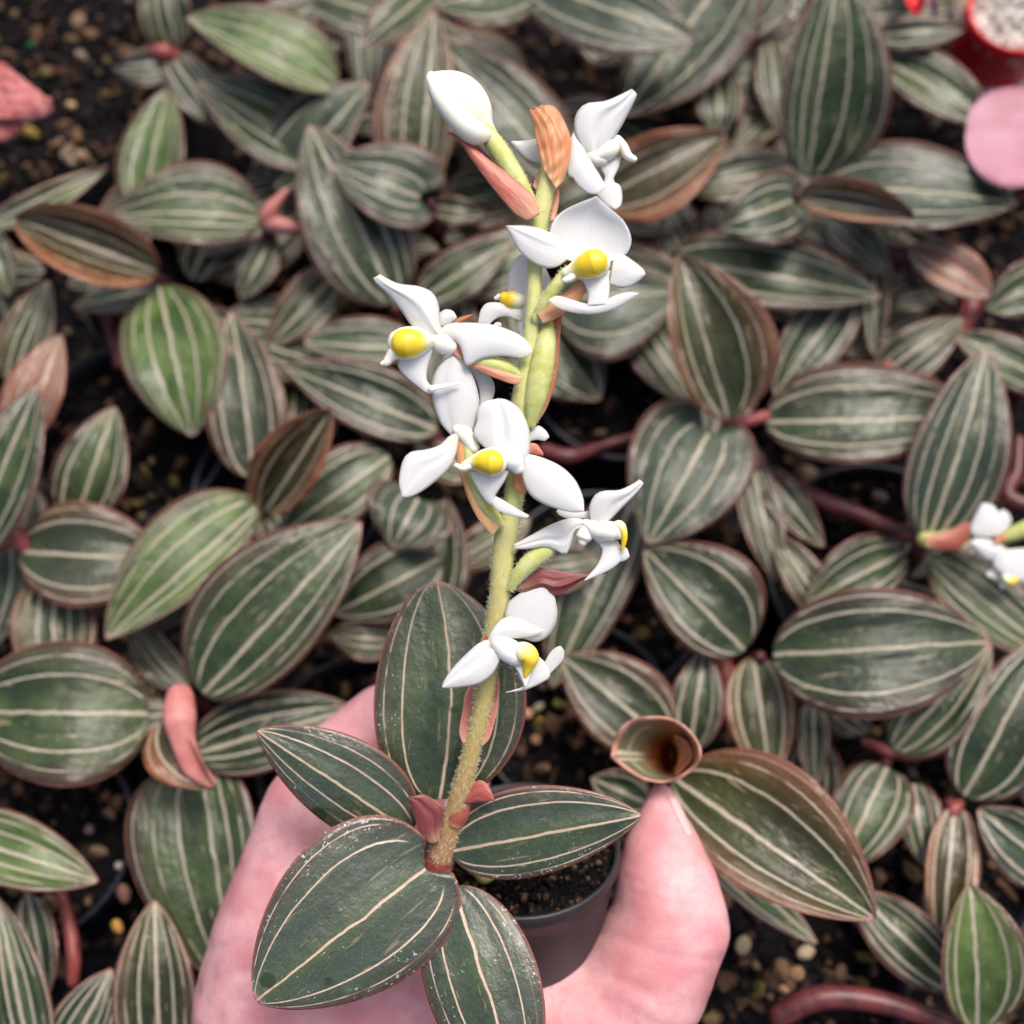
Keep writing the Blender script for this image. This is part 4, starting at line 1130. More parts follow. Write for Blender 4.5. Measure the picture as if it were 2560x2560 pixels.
# ------------------------------------------------------------------ the held pot
AX = 0.03 * RT - 0.906 * UP + 0.42 * FWD          # from rim towards the base
AX = AX / np.linalg.norm(AX)
PD = 0.312
pc = at_depth(np.array(985 / 0.754688), np.array(1594 / 0.754688), np.array(PD))
PR = 185 / 0.754688 / FPX * PD
pot = empty("held_pot", pc + AX * 0.05)
tag(pot, "small dark grey plastic pot of soil gripped between thumb and index finger", "plant pot")
V_, F_ = lathe([(PR * 0.70, 0.052), (PR * 0.93, 0.010), (PR * 0.955, 0.0048), (PR * 0.985, 0.0042), (PR, 0.0035), (PR, 0.0006), (PR * 0.99, 0.0), (PR * 0.95, 0.0003), (PR * 0.93, 0.007), (PR * 0.70, 0.048)], 56, pc, AX, RT)
link("pot_wall", V_, F_, [M['pot_held']], pot)
V_, F_ = lathe([(PR * 0.69, 0.052), (0.0001, 0.0522)], 56, pc, AX, RT)
link("pot_base", V_, F_, [M['pot_held']], pot)
xd = RT - np.dot(RT, AX) * AX; xd /= np.linalg.norm(xd); yd = np.cross(AX, xd)
vs, fs = [pc + AX * 0.004], []
for k in range(1, 10):
    for j in range(40):
        a = j / 40 * 2 * np.pi
        rr_ = PR * 0.935 * k / 9
        vs.append(pc + AX * (0.005 + random.uniform(-0.0012, 0.001)) + rr_ * (math.cos(a) * xd + math.sin(a) * yd))
for j in range(40):
    fs.append((0, 1 + j, 1 + (j + 1) % 40))
for k in range(8):
    for j in range(40):
        a, b = 1 + k * 40 + j, 1 + k * 40 + (j + 1) % 40
        fs.append((a, a + 40, b + 40, b))
link("soil", vs, fs, [M['soil']], pot)
nn = 900
rr_ = PR * 0.91 * np.sqrt(RNG.random(nn)); aa = RNG.uniform(0, 6.283, nn)
P = pc + AX * 0.0042 + rr_[:, None] * (np.cos(aa)[:, None] * xd + np.sin(aa)[:, None] * yd)
tint = pal[RNG.choice(6, nn, p=[.32, .28, .20, .10, .06, .04])]
o = crumbs("soil_crumbs", P, RNG.uniform(0.0004, 0.0013, nn), tint, parent=pot)
o['kind'] = 'stuff'
p = full('Z', [(1110, 1620), (1180, 1690), (1290, 1660), (1390, 1580)])
dd = [np.dot(pc + AX * 0.001 - CAMP, AX) / np.dot(rays(q[0], q[1]), AX) for q in p]
tube("sprout", pot, np.array([at_depth(np.array(q[0]), np.array(q[1]), np.array(d)) for q, d in zip(p, dd)]), [0.0012, 0.0014, 0.0011, 0.0007], 'ovary')


# ------------------------------------------------------------------ the hand
def chain(pts):
    """spheres along a chain of (x, y, radius) in display pixels of the whole photograph, and depth in metres"""
    out = []
    for (a, b) in zip(pts[:-1], pts[1:]):
        for u in np.linspace(0, 1, 9):
            out.append([a[i] * (1 - u) + b[i] * u for i in range(4)])
    return out


fingers = [
    # thumb, from the tip to the ball and wrist
    [(1246, 1496, 22, 0.3285), (1249, 1528, 38, 0.327), (1250, 1571, 57, 0.3245), (1251, 1617, 78, 0.321), (1258, 1680, 99, 0.317), (1266, 1745, 111, 0.3145), (1212, 1850, 124, 0.315), (1120, 1955, 140, 0.320), (960, 2060, 190, 0.330)],
    # index finger
    [(880, 1300, 44, 0.346), (800, 1325, 64, 0.343), (730, 1365, 78, 0.338), (650, 1440, 88, 0.332), (590, 1530, 96, 0.326), (560, 1640, 108, 0.322), (545, 1770, 144, 0.324), (560, 1900, 194, 0.328), (640, 2060, 250, 0.336)],
    # middle, ring and little finger under the pot
    [(880, 1390, 38, 0.366), (820, 1400, 52, 0.364), (760, 1440, 66, 0.360), (690, 1520, 76, 0.354), (650, 1640, 90, 0.348), (620, 1800, 130, 0.342)],
    [(890, 1480, 36, 0.380), (830, 1490, 48, 0.378), (770, 1530, 60, 0.374), (720, 1620, 70, 0.368), (690, 1740, 88, 0.360), (680, 1860, 120, 0.352)],
    [(890, 1570, 32, 0.390), (840, 1580, 42, 0.388), (790, 1630, 52, 0.383), (760, 1710, 62, 0.376), (740, 1800, 78, 0.368), (740, 1900, 100, 0.358)],
    # web and palm
    [(545, 1770, 144, 0.324), (720, 1860, 130, 0.328), (870, 1922, 120, 0.323), (1010, 1930, 122, 0.317), (1130, 1922, 126, 0.315)],
    [(620, 1990, 200, 0.334), (820, 2060, 200, 0.336), (1000, 2080, 200, 0.334)],
    [(800, 2080, 260, 0.342), (800, 2350, 300, 0.348), (790, 2800, 290, 0.355)],
]
bm_sph = bpy.data.meshes.new("tmp")
import bmesh
bmm = bmesh.new()
bmesh.ops.create_icosphere(bmm, subdivisions=3, radius=1.0)
bmm.to_mesh(bm_sph); bmm.free()
sv = np.empty(len(bm_sph.vertices) * 3); bm_sph.vertices.foreach_get("co", sv); sv = sv.reshape(-1, 3)
sf = np.array([p.vertices[:] for p in bm_sph.polygons])
vs, fs = [], []
k = 0
for ch in fingers:
    for x, y, r, d in chain(ch):
        c = at_depth(np.array(x / 0.754688), np.array(y / 0.754688), np.array(d))
        vs.append(sv * (r / 0.754688 / FPX * d) + c); fs.append(sf + k * len(sv)); k += 1
hand_tmp = link("hand", np.concatenate(vs), np.concatenate(fs), [M['skin']])
rm = hand_tmp.modifiers.new("skin", 'REMESH'); rm.mode = 'VOXEL'; rm.voxel_size = 0.0009
sm = hand_tmp.modifiers.new("soft", 'SMOOTH'); sm.factor = 0.5; sm.iterations = 26
dg = bpy.context.evaluated_depsgraph_get()
hm = bpy.data.meshes.new_from_object(hand_tmp.evaluated_get(dg))
bpy.data.objects.remove(hand_tmp)
hm.name = "hand"
hm.materials.clear(); hm.materials.append(M['skin'])
# skin creases pressed into the thumb, the web and the finger
nv_ = len(hm.vertices)
co = np.empty(nv_ * 3); hm.vertices.foreach_get("co", co); co = co.reshape(-1, 3)
no = np.empty(nv_ * 3); hm.vertices.foreach_get("normal", no); no = no.reshape(-1, 3)
rel = co - CAMP
dep = rel @ FWD
pxy = np.stack([1280 + FPX * (rel @ RT) / dep, 1280 - FPX * (rel @ UP) / dep], 1)
front = (np.einsum('ij,ij->i', no, rel) < 0)
for pts, amp, wd in (([(1560, 2190), (1640, 2222), (1710, 2235), (1790, 2215)], 0.00055, 9), ([(1575, 2225), (1650, 2252), (1720, 2262), (1795, 2245)], 0.0004, 8),
                     ([(1500, 2330), (1600, 2365), (1700, 2395), (1800, 2400)], 0.0007, 14), ([(1380, 2480), (1470, 2440), (1580, 2460), (1660, 2520)], 0.0006, 12),
                     ([(1420, 2530), (1530, 2500), (1640, 2560)], 0.0004, 9), ([(690, 2010), (640, 2060), (585, 2080)], 0.0005, 10), ([(650, 2140), (590, 2165), (540, 2160)], 0.0004, 9),
                     ([(470, 2500), (540, 2450), (620, 2430), (700, 2440)], 0.0008, 14), ([(430, 2420), (500, 2380), (560, 2370)], 0.0005, 10), ([(880, 1790), (850, 1830), (800, 1850)], 0.0004, 9)):
    line, _ = spline(pts, 40, cosine=False)
    dist = np.sqrt(((pxy[:, None] - line[None]) ** 2).sum(-1).min(1))
    co -= no * (0.40 * amp * np.exp(-(dist / wd) ** 2) * front)[:, None]
co += no * (0.00015 * np.sin(co[:, 0] * 260 + 3 * np.sin(co[:, 1] * 190)) * np.sin(co[:, 1] * 230 + co[:, 2] * 170))[:, None]
hm.vertices.foreach_set("co", co.ravel())
hm.update()
hm.polygons.foreach_set("use_smooth", np.ones(len(hm.polygons), bool))
hand = bpy.data.objects.new("hand", hm)
COL.objects.link(hand)
tag(hand, "bare pink hand curled round the small dark pot, thumb at the right side", "hand")
from mathutils.bvhtree import BVHTree
bvh = BVHTree.FromPolygons([tuple(c) for c in co], [p.vertices[:] for p in hm.polygons])
na, uu = spline(full('V', [(925, 1165), (978, 1290), (1040, 1420), (1100, 1540), (1150, 1640)]), 16)
nb, _ = spline(full('V', [(1000, 1150), (1075, 1270), (1140, 1400), (1190, 1520), (1225, 1630)]), 16)
v_ = np.linspace(-1, 1, 9)
TT, VV = np.meshgrid(uu, v_, indexing='ij')
xy = na[:, None] * (1 - VV[..., None]) / 2 + nb[:, None] * (1 + VV[..., None]) / 2
NP = np.zeros(xy.shape[:2] + (3,)); okn = np.zeros(xy.shape[:2], bool)
for i in range(xy.shape[0]):
    last = None
    for j in range(xy.shape[1]):
        r_ = rays(*xy[i, j])
        hit = bvh.ray_cast(Vector(CAMP), Vector(r_))
        if hit[0] is not None and abs(np.dot(np.array(hit[0]) - CAMP, FWD) - 0.32) < 0.03:
            d_ = np.dot(np.array(hit[0]) - CAMP, FWD) - 0.0005
            last = d_
        else:
            d_ = (last if last is not None else 0.322) + 0.0006
        NP[i, j] = CAMP + r_ * d_
sheet("fingernail", NP, TT, VV, 0.0004, [M['nail']], hand)

# ------------------------------------------------------------------ the held orchid
sy = np.array([2300, 2170, 1900, 1500, 1000, 400, 100.]); sdp = np.array([0.292, 0.288, 0.2785, 0.2690, 0.2615, 0.2560, 0.2545])


def SD(y):
    return float(np.interp(-y, -sy, sdp))


rootp = at_depth(np.array(1085.), np.array(2190.), np.array(0.290))
orchid = empty("jewel_orchid", rootp)
tag(orchid, "flowering striped jewel orchid held in the hand, its tall spike bearing white and yellow flowers", "orchid")


def held_leaf(f, base, tip, L, Rw, db, dt, bow=2.0, cup=1.0, bend=0, p=0.5, q=0.8, lobe=0.0, style='h', roll=0.0, close=0.0):
    s = FR[f][2]
    b, t_ = full(f, [base, tip])
    xy, T, V = leaf_grid(b, t_, L / s, Rw / s, bend / s, p, q, lobe, 44, 25)
    tt = np.clip(T, 0, 1)
    env = np.sin(np.pi * np.clip(tt * 0.92 + 0.04, 0, 1)) ** 0.6
    ph = random.random() * 6
    dz = -bow * 4 * tt * (1 - tt) + cup * np.abs(V) ** 1.6 * env + roll * V * env
    dz = dz - 0.22 * np.cos(V * 2 * np.pi / 0.76) * env * (1 - V ** 2) + 0.35 * np.sin(T * 10 + ph) * V ** 3 * env
    P = at_depth(xy[..., 0], xy[..., 1], db + (dt - db) * tt + dz / 1000)
    return sheet("leaf", P, T, V, 0.0007, [M['dusty'], M['under']], orchid, seed=random.random() * 20, color=(*STYLE[style], close))


held_leaf('P', (1099, 2000), (1092, 1452), 192, 190, 0.2885, 0.2990, bow=2, cup=1.0, bend=-62, p=0.48, q=0.62, style='g')
held_leaf('C', (1215, 815), (466, 322), 190, 250, 0.2875, 0.2830, bow=3, cup=2.0, p=0.5, q=0.78, close=0.7, style='y')
held_leaf('D', (55, 905), (975, 733), 245, 195, 0.2850, 0.2790, bow=3, cup=1.5, p=0.5, q=0.78)
held_leaf('C', (1415, 1075), (1730, 2080), 265, 290, 0.2835, 0.2680, bow=3, cup=1.5, p=0.5, q=0.6, bend=20, close=0.3)
held_leaf('C', (1285, 985), (462, 1630), 365, 440, 0.2815, 0.2690, bow=3, cup=1.5, p=0.36, q=0.72, lobe=0.09, style='H')

# stem
SP = [(1075, 2260, 30), (1083, 2215, 36), (1098, 2150, 33), (1121, 2085, 27), (1154, 1971, 25), (1187, 1847, 22), (1209, 1743, 24), (1226, 1640, 24), (1238, 1560, 25), (1250, 1481, 26),
      (1261, 1357, 28), (1280, 1274, 25), (1291, 1190, 24), (1301, 1080, 27), (1310, 984, 29), (1325, 870, 22), (1334, 761, 19), (1337, 678, 18), (1347, 554, 24), (1366, 471, 22), (1374, 410, 18)]
P = np.array([at_depth(np.array(float(x)), np.array(float(y)), np.array(SD(y))) for x, y, r in SP])
rad = [r / FPX * SD(y) for x, y, r in SP]
st, C, rr, ux, uy = tube("flower_stem", orchid, P, rad, 'stem', nring=24, n=160)
hairs(st, C, rr, ux, uy, 5200, 0.0010, 0.10, 0.98)

CORAL = (0.52, 0.15, 0.105, 1); PEACH = (0.60, 0.24, 0.14, 1); RUST = (0.42, 0.13, 0.05, 1); ROSE = (0.19, 0.042, 0.042, 1)
# sheaths at the foot of the stem
d = SD(2080)
stalk("sheath", orchid, 'Z', [(500, 1590), (560, 1400), (625, 1215)], [165, 195, 158], SD(2160), -0.3, 'red_bright', cap=False, nring=24)
stalk("sheath", orchid, 'Z', [(765, 930), (815, 780), (865, 610)], [118, 162, 150], SD(2035), -0.3, 'bract', cap=False, nring=24, color=(0.34, 0.08, 0.055, 1))
patch("sheath", orchid, 'Z', [(480, 1180), (400, 1170), (300, 1060), (225, 880), (155, 650), (108, 538)], [(560, 1150), (600, 900), (640, 680), (540, 610), (430, 530), (310, 487), (115, 538)], SD(2050), z=(-2.0, -3.5), cup=1.6, fold=0.7, fv=0.1, mat='bract', color=ROSE)
patch("sheath", orchid, 'Z', [(800, 600), (950, 480), (1070, 310), (1150, 288), (1250, 350), (1320, 500), (1342, 575)], [(790, 640), (900, 625), (1050, 605), (1180, 592), (1280, 585), (1342, 582)], SD(2010), z=(-2.5, -4.5), cup=1.0, mat='bract', color=(0.38, 0.085, 0.07, 1))
patch("sheath", orchid, 'Z', [(520, 1590), (640, 1530), (740, 1430), (800, 1330)], [(640, 1680), (720, 1640), (760, 1520), (830, 1360)], SD(2160), z=(-0.5, 0), cup=0.5, mat='red_bright')
# bract clasping the stem from behind
patch("bract", orchid, 'T', [(460, 1050), (424, 900), (468, 650), (490, 480), (560, 340), (640, 200)], [(700, 1090), (790, 1000), (850, 800), (900, 550), (910, 300), (860, 120)], SD(1760), z=(1.6, 2.6), cup=-1.4, mat='bract', color=(0.60, 0.20, 0.16, 1))

FL = []


def flower(y, f, pt, label=None, name="flower"):
    q = full(f, [pt])[0]
    e = empty(name, at_depth(q[0], q[1], np.array(SD(y))), orchid)
    if label:
        e['label'] = label
    FL.append(e)
    return e


# --- the bud at the top
e = flower(330, 'L', (590, 560), "closed white bud at the top of the spike", "flower_bud")
d = SD(300)
stalk("sepal", e, 'L', [(585, 575), (545, 535), (480, 455), (388, 340), (288, 245), (182, 168), (122, 125)], [62, 96, 158, 186, 164, 94, 34], d, [2.6, 2.6, 2.6, 2.4, 2.0, 1.5, 1.0], 'bud', nring=28, n=40)
stalk("sepal", e, 'L', [(555, 600), (482, 592), (392, 525), (290, 408), (195, 285), (110, 150)], [58, 90, 100, 96, 78, 32], d, [-0.4, -2.2, -3.0, -2.8, -1.6, 0.2], 'bud', nring=28, n=40)
ov, C, rr, ux, uy = stalk("ovary", e, 'L', [(550, 560), (640, 690), (740, 850), (830, 1010), (930, 1200)], [66, 78, 84, 82, 62], d, [2.0, 1.0, 0.5, 0.3, 1.0], 'ovary', nring=20)
hairs(ov, C, rr, ux, uy, 700, 0.0008, 0.05, 0.9)
patch("bract", e, 'L', [(905, 1290), (850, 1270), (760, 1205), (590, 1000), (430, 780), (350, 655), (250, 592)], [(1000, 1240), (940, 1090), (800, 960), (620, 825), (460, 700), (330, 605), (250, 578)], d, z=(-2.6, -1.0), bow=1.2, cup=1.4, mat='bract', color=CORAL)

# --- crumpled bracts at the very tip
patch("tip_bract", orchid, 'L', [(1010, 850), (968, 650), (940, 500), (910, 415), (940, 388), (985, 395)], [(1130, 1040), (1205, 930), (1252, 700), (1238, 600), (1190, 480), (1125, 385), (1050, 360), (990, 378)], SD(350), z=(-2.5, -2.0), bow=1.2, cup=2.4, mat='bract', color=(0.62, 0.24, 0.10, 1), rough=0.35, nt=34, nv=21)
patch("tip_bract", orchid, 'L', [(1030, 830), (1010, 650), (1000, 500), (1030, 390)], [(1190, 850), (1200, 650), (1160, 480), (1060, 375)], SD(350), z=(1.0, 0.0), bow=-1.2, cup=-1.5, mat='bract', color=RUST, rough=0.3)
patch("bract", orchid, 'L', [(1080, 1290), (1100, 1150), (1125, 1040)], [(1120, 1290), (1150, 1150), (1152, 1030)], SD(500), z=(-0.3, 0.2), cup=0.3, mat='bract', color=PEACH)
patch("bract", orchid, 'L', [(940, 1010), (970, 930), (1010, 840)], [(985, 1080), (1010, 960), (1020, 850)], SD(470), z=(0.6, 0.6), cup=0.3, mat='bract', color=PEACH)

# --- flower at the upper right
e = flower(380, 'L', (1420, 800), "white flower at the upper right with a cream hooked column")
d = SD(330) + 0.002
patch("sepal", e, 'L', [(1240, 810), (1100, 840), (1000, 832), (880, 790), (765, 665)], [(1260, 640), (1100, 628), (1000, 630), (860, 650), (770, 652)], d, z=(1.5, 3.5), bow=0.8, cup=1.0)
patch("petal", e, 'L', [(1400, 800), (1320, 680), (1272, 560), (1290, 430), (1370, 350), (1520, 330), (1640, 280), (1735, 233)], [(1480, 760), (1560, 665), (1640, 560), (1710, 430), (1760, 330), (1778, 275), (1745, 240)], d, z=(-1.0, -2.0), bow=1.0, cup=2.0, fold=0.9, fv=0.15)
patch("sepal", e, 'L', [(1225, 690), (1215, 915), (1260, 950), (1300, 1012), (1380, 1072), (1465, 1078), (1522, 1030)], [(1272, 560), (1340, 690), (1420, 830), (1490, 945), (1527, 1012)], d, z=(-0.5, -2.5), bow=0.8, cup=1.2)
patch("lip", e, 'L', [(1440, 830), (1490, 885), (1520, 950), (1470, 1040), (1450, 1085), (1530, 1165), (1600, 1202)], [(1660, 765), (1635, 860), (1590, 970), (1645, 1010), (1662, 1100), (1650, 1170), (1612, 1200)], d, z=(1.0, 0.5), bow=0.3, cup=0.8)
stalk("throat", e, 'L', [(1380, 720), (1430, 790), (1490, 800)], [50, 70, 55], d, 0.6, 'cream')
stalk("column", e, 'L', [(1450, 780), (1540, 735), (1600, 690), (1620, 640)], [50, 72, 62, 36], d, 0.2, 'cream')
stalk("anther_cap", e, 'L', [(1625, 640), (1670, 700), (1705, 770), (1755, 798)], [34, 38, 36, 26], d, -0.4, 'cream')

# --- large flower at the right
e = flower(700, 'M', (1200, 800), "largest white flower, facing forward with a round yellow column at the right of the stem")
d = SD(650) - 0.004
ov, C, rr, ux, uy = stalk("ovary", e, 'M', [(610, 1390), (720, 1210), (830, 1050), (950, 890)], [60, 72, 76, 70], d, [3.6, 2.4, 1.5, 1.5], 'ovary', nring=18)
hairs(ov, C, rr, ux, uy, 500, 0.0008, 0.1, 0.95)
patch("bract", e, 'M', [(620, 1330), (720, 1240), (900, 1120), (1080, 960)], [(690, 1445), (820, 1400), (950, 1320), (1100, 1190), (1165, 1070)], d, z=(1.6, 1.0), bow=0.6, cup=0.8, mat='bract', color=(0.62, 0.27, 0.13, 1))
patch("petal", e, 'M', [(1130, 780), (950, 735), (800, 610), (768, 470), (800, 330), (905, 215), (1080, 125), (1270, 55)], [(1330, 780), (1490, 740), (1605, 680), (1660, 560), (1640, 430), (1560, 300), (1425, 180), (1282, 55)], d, z=(3.2, 0.2), bow=-2.6, cup=-4.6, nt=30, nv=21)
patch("sepal", e, 'M', [(960, 560), (770, 445), (640, 395), (500, 368), (284, 368)], [(960, 735), (860, 815), (740, 838), (600, 790), (440, 660), (330, 460), (282, 378)], d, z=(0.8, -1.0), bow=1.0, cup=1.5, fold=-0.6, fv=-0.5)
patch("sepal", e, 'M', [(1460, 760), (1560, 688), (1690, 762), (1790, 845), (1818, 900)], [(1420, 1010), (1520, 1050), (1640, 1043), (1750, 970), (1815, 910)], d, z=(0.0, -1.0), bow=1.0, cup=1.2)
patch("lip", e, 'M', [(1060, 900), (1130, 980), (1185, 1110), (1180, 1240)], [(1430, 860), (1420, 950), (1425, 1080), (1400, 1230)], d, z=(0.2, -2.0), bow=0.8, cup=1.2)
patch("lip", e, 'M', [(748, 1185), (850, 1138), (1000, 1178), (1170, 1225), (1300, 1210), (1410, 1165), (1520, 1120), (1650, 1098), (1748, 1110)], [(750, 1195), (830, 1262), (1000, 1322), (1180, 1345), (1300, 1338), (1420, 1308), (1530, 1260), (1640, 1190), (1745, 1122)], d, z=(-2.0, -2.2), bow=-0.4, cup=0.9, nt=30)
stalk("column_hood", e, 'M', [(950, 895), (1040, 860), (1145, 815), (1260, 775)], [58, 98, 152, 172], d, [0.2, -0.2, -0.6, -1.0], 'cream', nring=24)
stalk("column", e, 'M', [(950, 895), (1040, 860), (1145, 815), (1245, 778)], [48, 82, 132, 158], d, [-0.8, -1.4, -2.2, -2.8], 'column', nring=24)
stalk("anther_cap", e, 'M', [(1040, 900), (990, 945), (930, 968)], [45, 42, 32], d, [-1.6, -2.0, -2.2], 'cream')

# --- flower at the left
e = flower(880, 'N', (780, 680), "white flower at the left with its yellow column turned to the left")
d = SD(830) - 0.003
ov, C, rr, ux, uy = stalk("ovary", e, 'N', [(1560, 1110), (1440, 1040), (1300, 980), (1120, 930)], [40, 88, 92, 70], d, [3.0, 2.0, 1.6, 1.4], 'ovary', nring=18)
hairs(ov, C, rr, ux, uy, 350, 0.0008, 0.05, 0.8)
patch("bract", e, 'N', [(1560, 1090), (1440, 1050), (1300, 1000), (1180, 960), (1060, 975)], [(1555, 1150), (1480, 1160), (1380, 1130), (1220, 1065), (1060, 985)], d, z=(-0.5, 0.2), bow=0.7, cup=0.6, mat='bract', color=PEACH)
patch("bract", e, 'N', [(900, 860), (930, 800), (950, 740)], [(985, 930), (985, 850), (965, 760)], d, z=(0.5, 0.5), mat='bract', color=CORAL)
patch("bract", e, 'N', [(900, 560), (960, 515), (1092, 482)], [(910, 590), (1010, 555), (1092, 492)], d, z=(2.0, 2.0), cup=0.4, mat='bract', color=RUST)
patch("petal", e, 'N', [(770, 590), (745, 530), (770, 470), (830, 437), (900, 455), (935, 510)], [(790, 600), (840, 590), (890, 565), (930, 530), (937, 515)], d, z=(1.5, 1.5), bow=0.3, cup=0.7)
patch("petal", e, 'N', [(820, 690), (770, 560), (762, 400), (700, 275), (570, 215), (390, 192), (280, 150), (195, 98)], [(790, 750), (640, 690), (510, 610), (405, 465), (300, 330), (205, 235), (145, 175), (128, 135)], d, z=(-0.6, -2.2), bow=1.4, cup=2.2, fold=-0.7, fv=-0.05)
patch("sepal", e, 'N', [(760, 640), (850, 578), (1000, 566), (1250, 580), (1450, 640), (1590, 720), (1665, 825)], [(840, 720), (940, 760), (985, 860), (1010, 960), (1050, 985), (1180, 915), (1380, 890), (1560, 908), (1655, 872)], d, z=(-0.6, -1.6), bow=1.2, cup=1.6, nt=28)
stalk("throat", e, 'N', [(720, 690), (790, 760), (860, 790)], [60, 105, 90], d, [0.5, 0.8, 1.2], 'cream')
patch("lip", e, 'N', [(760, 690), (715, 800), (670, 930), (645, 1050), (650, 1130), (690, 1175), (720, 1180)], [(560, 760), (430, 880), (362, 950), (385, 1030), (460, 1110), (560, 1190), (650, 1250), (715, 1240)], d, z=(0.0, 0.6), bow=0.6, cup=1.0, nt=28)
stalk("lip_tail", e, 'N', [(690, 1205), (770, 1190), (870, 1172), (965, 1150)], [34, 26, 18, 10], d, -0.6, 'petal')
stalk("column_hood", e, 'N', [(690, 735), (600, 748), (510, 758), (420, 772)], [70, 122, 156, 158], d, [0.3, -0.2, -0.6, -0.8], 'cream', nring=24)
stalk("column", e, 'N', [(670, 730), (590, 745), (510, 758), (440, 768)], [58, 104, 138, 146], d, [-0.6, -1.4, -2.0, -2.2], 'column', nring=24)
stalk("anther_cap", e, 'N', [(325, 850), (285, 910), (255, 950), (222, 962)], [62, 48, 40, 28], d, [-1.6, -1.4, -1.4, -1.4], 'cream')

# --- flower behind the stem
e = flower(740, 'A', (1010, 1600), "white flower mostly hidden behind the stem, its yellow column at the left")
d = SD(740) + 0.004
patch("petal", e, 'A', [(1000, 1690), (940, 1600), (898, 1480), (884, 1380), (905, 1290), (960, 1205), (1010, 1178)], [(1060, 1690), (1120, 1600), (1155, 1480), (1166, 1390), (1140, 1320), (1110, 1265), (1060, 1200), (1016, 1178)], d, z=(0.5, 1.5), bow=1.0, cup=2.0)
stalk("column", e, 'A', [(960, 1480), (910, 1472), (875, 1462)], [48, 58, 40], d, 0.8, 'column')
stalk("anther_cap", e, 'A', [(840, 1455), (822, 1462)], [22, 14], d, 0.8, 'cream')
patch("lip", e, 'A', [(975, 1530), (900, 1500), (830, 1486), (765, 1492), (728, 1535), (712, 1610)], [(975, 1600), (930, 1590), (880, 1575), (840, 1580), (805, 1600), (780, 1625)], d, z=(0.2, 0.0), bow=0.5, cup=0.9)
patch("lip", e, 'A', [(790, 1640), (820, 1608), (850, 1610)], [(800, 1650), (830, 1640), (858, 1630)], d, z=(0, 0), cup=0.3)
patch("sepal", e, 'A', [(940, 1560), (950, 1620), (960, 1690)], [(1130, 1560), (1150, 1630), (1160, 1700)], d, z=(0.3, 0.0), cup=0.8)

# --- pale green ovary and bract on the right side of the stem
e = flower(900, 'B', (1050, 480), "green seed pod with a brown-edged bract lying along the right of the stem", "seed_pod")
d = SD(900) - 0.001
ov, C, rr, ux, uy = stalk("ovary", e, 'B', [(1030, 480), (1060, 330), (1095, 150), (1125, -20), (1140, -170)], [36, 66, 76, 60, 22], d, [0.2, -0.8, -1.0, -0.6, 0.2], 'ovary', nring=18)
hairs(ov, C, rr, ux, uy, 300, 0.0007, 0.05, 0.9)
patch("bract", e, 'B', [(1035, 480), (1110, 330), (1160, 170), (1172, 0), (1160, -120), (1205, -230)], [(1065, 485), (1135, 370), (1190, 180), (1205, 0), (1215, -120), (1217, -240)], d, z=(-0.5, 0.4), bow=0.4, cup=0.5, mat='bract', color=RUST)

# --- hanging flower at the centre left
e = flower(1090, 'O', (720, 850), "white flower seen from behind at the centre left, its sepals spread wide")
d = SD(1090) - 0.004
ov, C, rr, ux, uy = stalk("ovary", e, 'O', [(1075, 1680), (970, 1520), (880, 1340), (815, 1150), (780, 960), (740, 840)], [42, 82, 88, 72, 58, 50], d, [3.5, 2.6, 2.0, 1.6, 1.2, 0.8], 'ovary', nring=18)
hairs(ov, C, rr, ux, uy, 300, 0.0007, 0.02, 0.5)
patch("bract", e, 'O', [(1010, 1783), (890, 1650), (800, 1490), (735, 1310), (690, 1150), (668, 1000), (688, 870), (705, 818)], [(1075, 1700), (980, 1590), (870, 1440), (800, 1290), (765, 1150), (755, 1000), (730, 880), (712, 818)], d, z=(2.2, 0.0), bow=0.8, cup=0.8, mat='bract', color=(0.62, 0.30, 0.13, 1), nt=28)
patch("petal", e, 'O', [(890, 600), (885, 450), (850, 330), (785, 198)], [(980, 560), (1022, 480), (1027, 380), (980, 290), (900, 230), (795, 196)], d, z=(2.6, 2.4), bow=0.4, cup=0.8)
patch("sepal", e, 'O', [(620, 850), (520, 730), (452, 540), (438, 380), (478, 250), (560, 150), (648, 88)], [(800, 860), (860, 720), (888, 560), (862, 400), (805, 250), (735, 150), (656, 88)], d, z=(0.6, -0.6), bow=1.4, cup=2.0, fold=0.35, fv=-0.45)
patch("sepal", e, 'O', [(700, 820), (610, 850), (520, 935), (400, 978), (255, 998), (185, 1060), (148, 1180), (138, 1300), (165, 1405)], [(690, 910), (668, 1020), (620, 1130), (540, 1222), (420, 1322), (300, 1400), (205, 1428), (175, 1415)], d, z=(-0.4, -1.6), bow=1.0, cup=1.3, fold=0.4)
stalk("throat", e, 'O', [(690, 800), (760, 850), (830, 960)], [60, 75, 60], d, [0.8, 0.6, 0.8], 'cream')

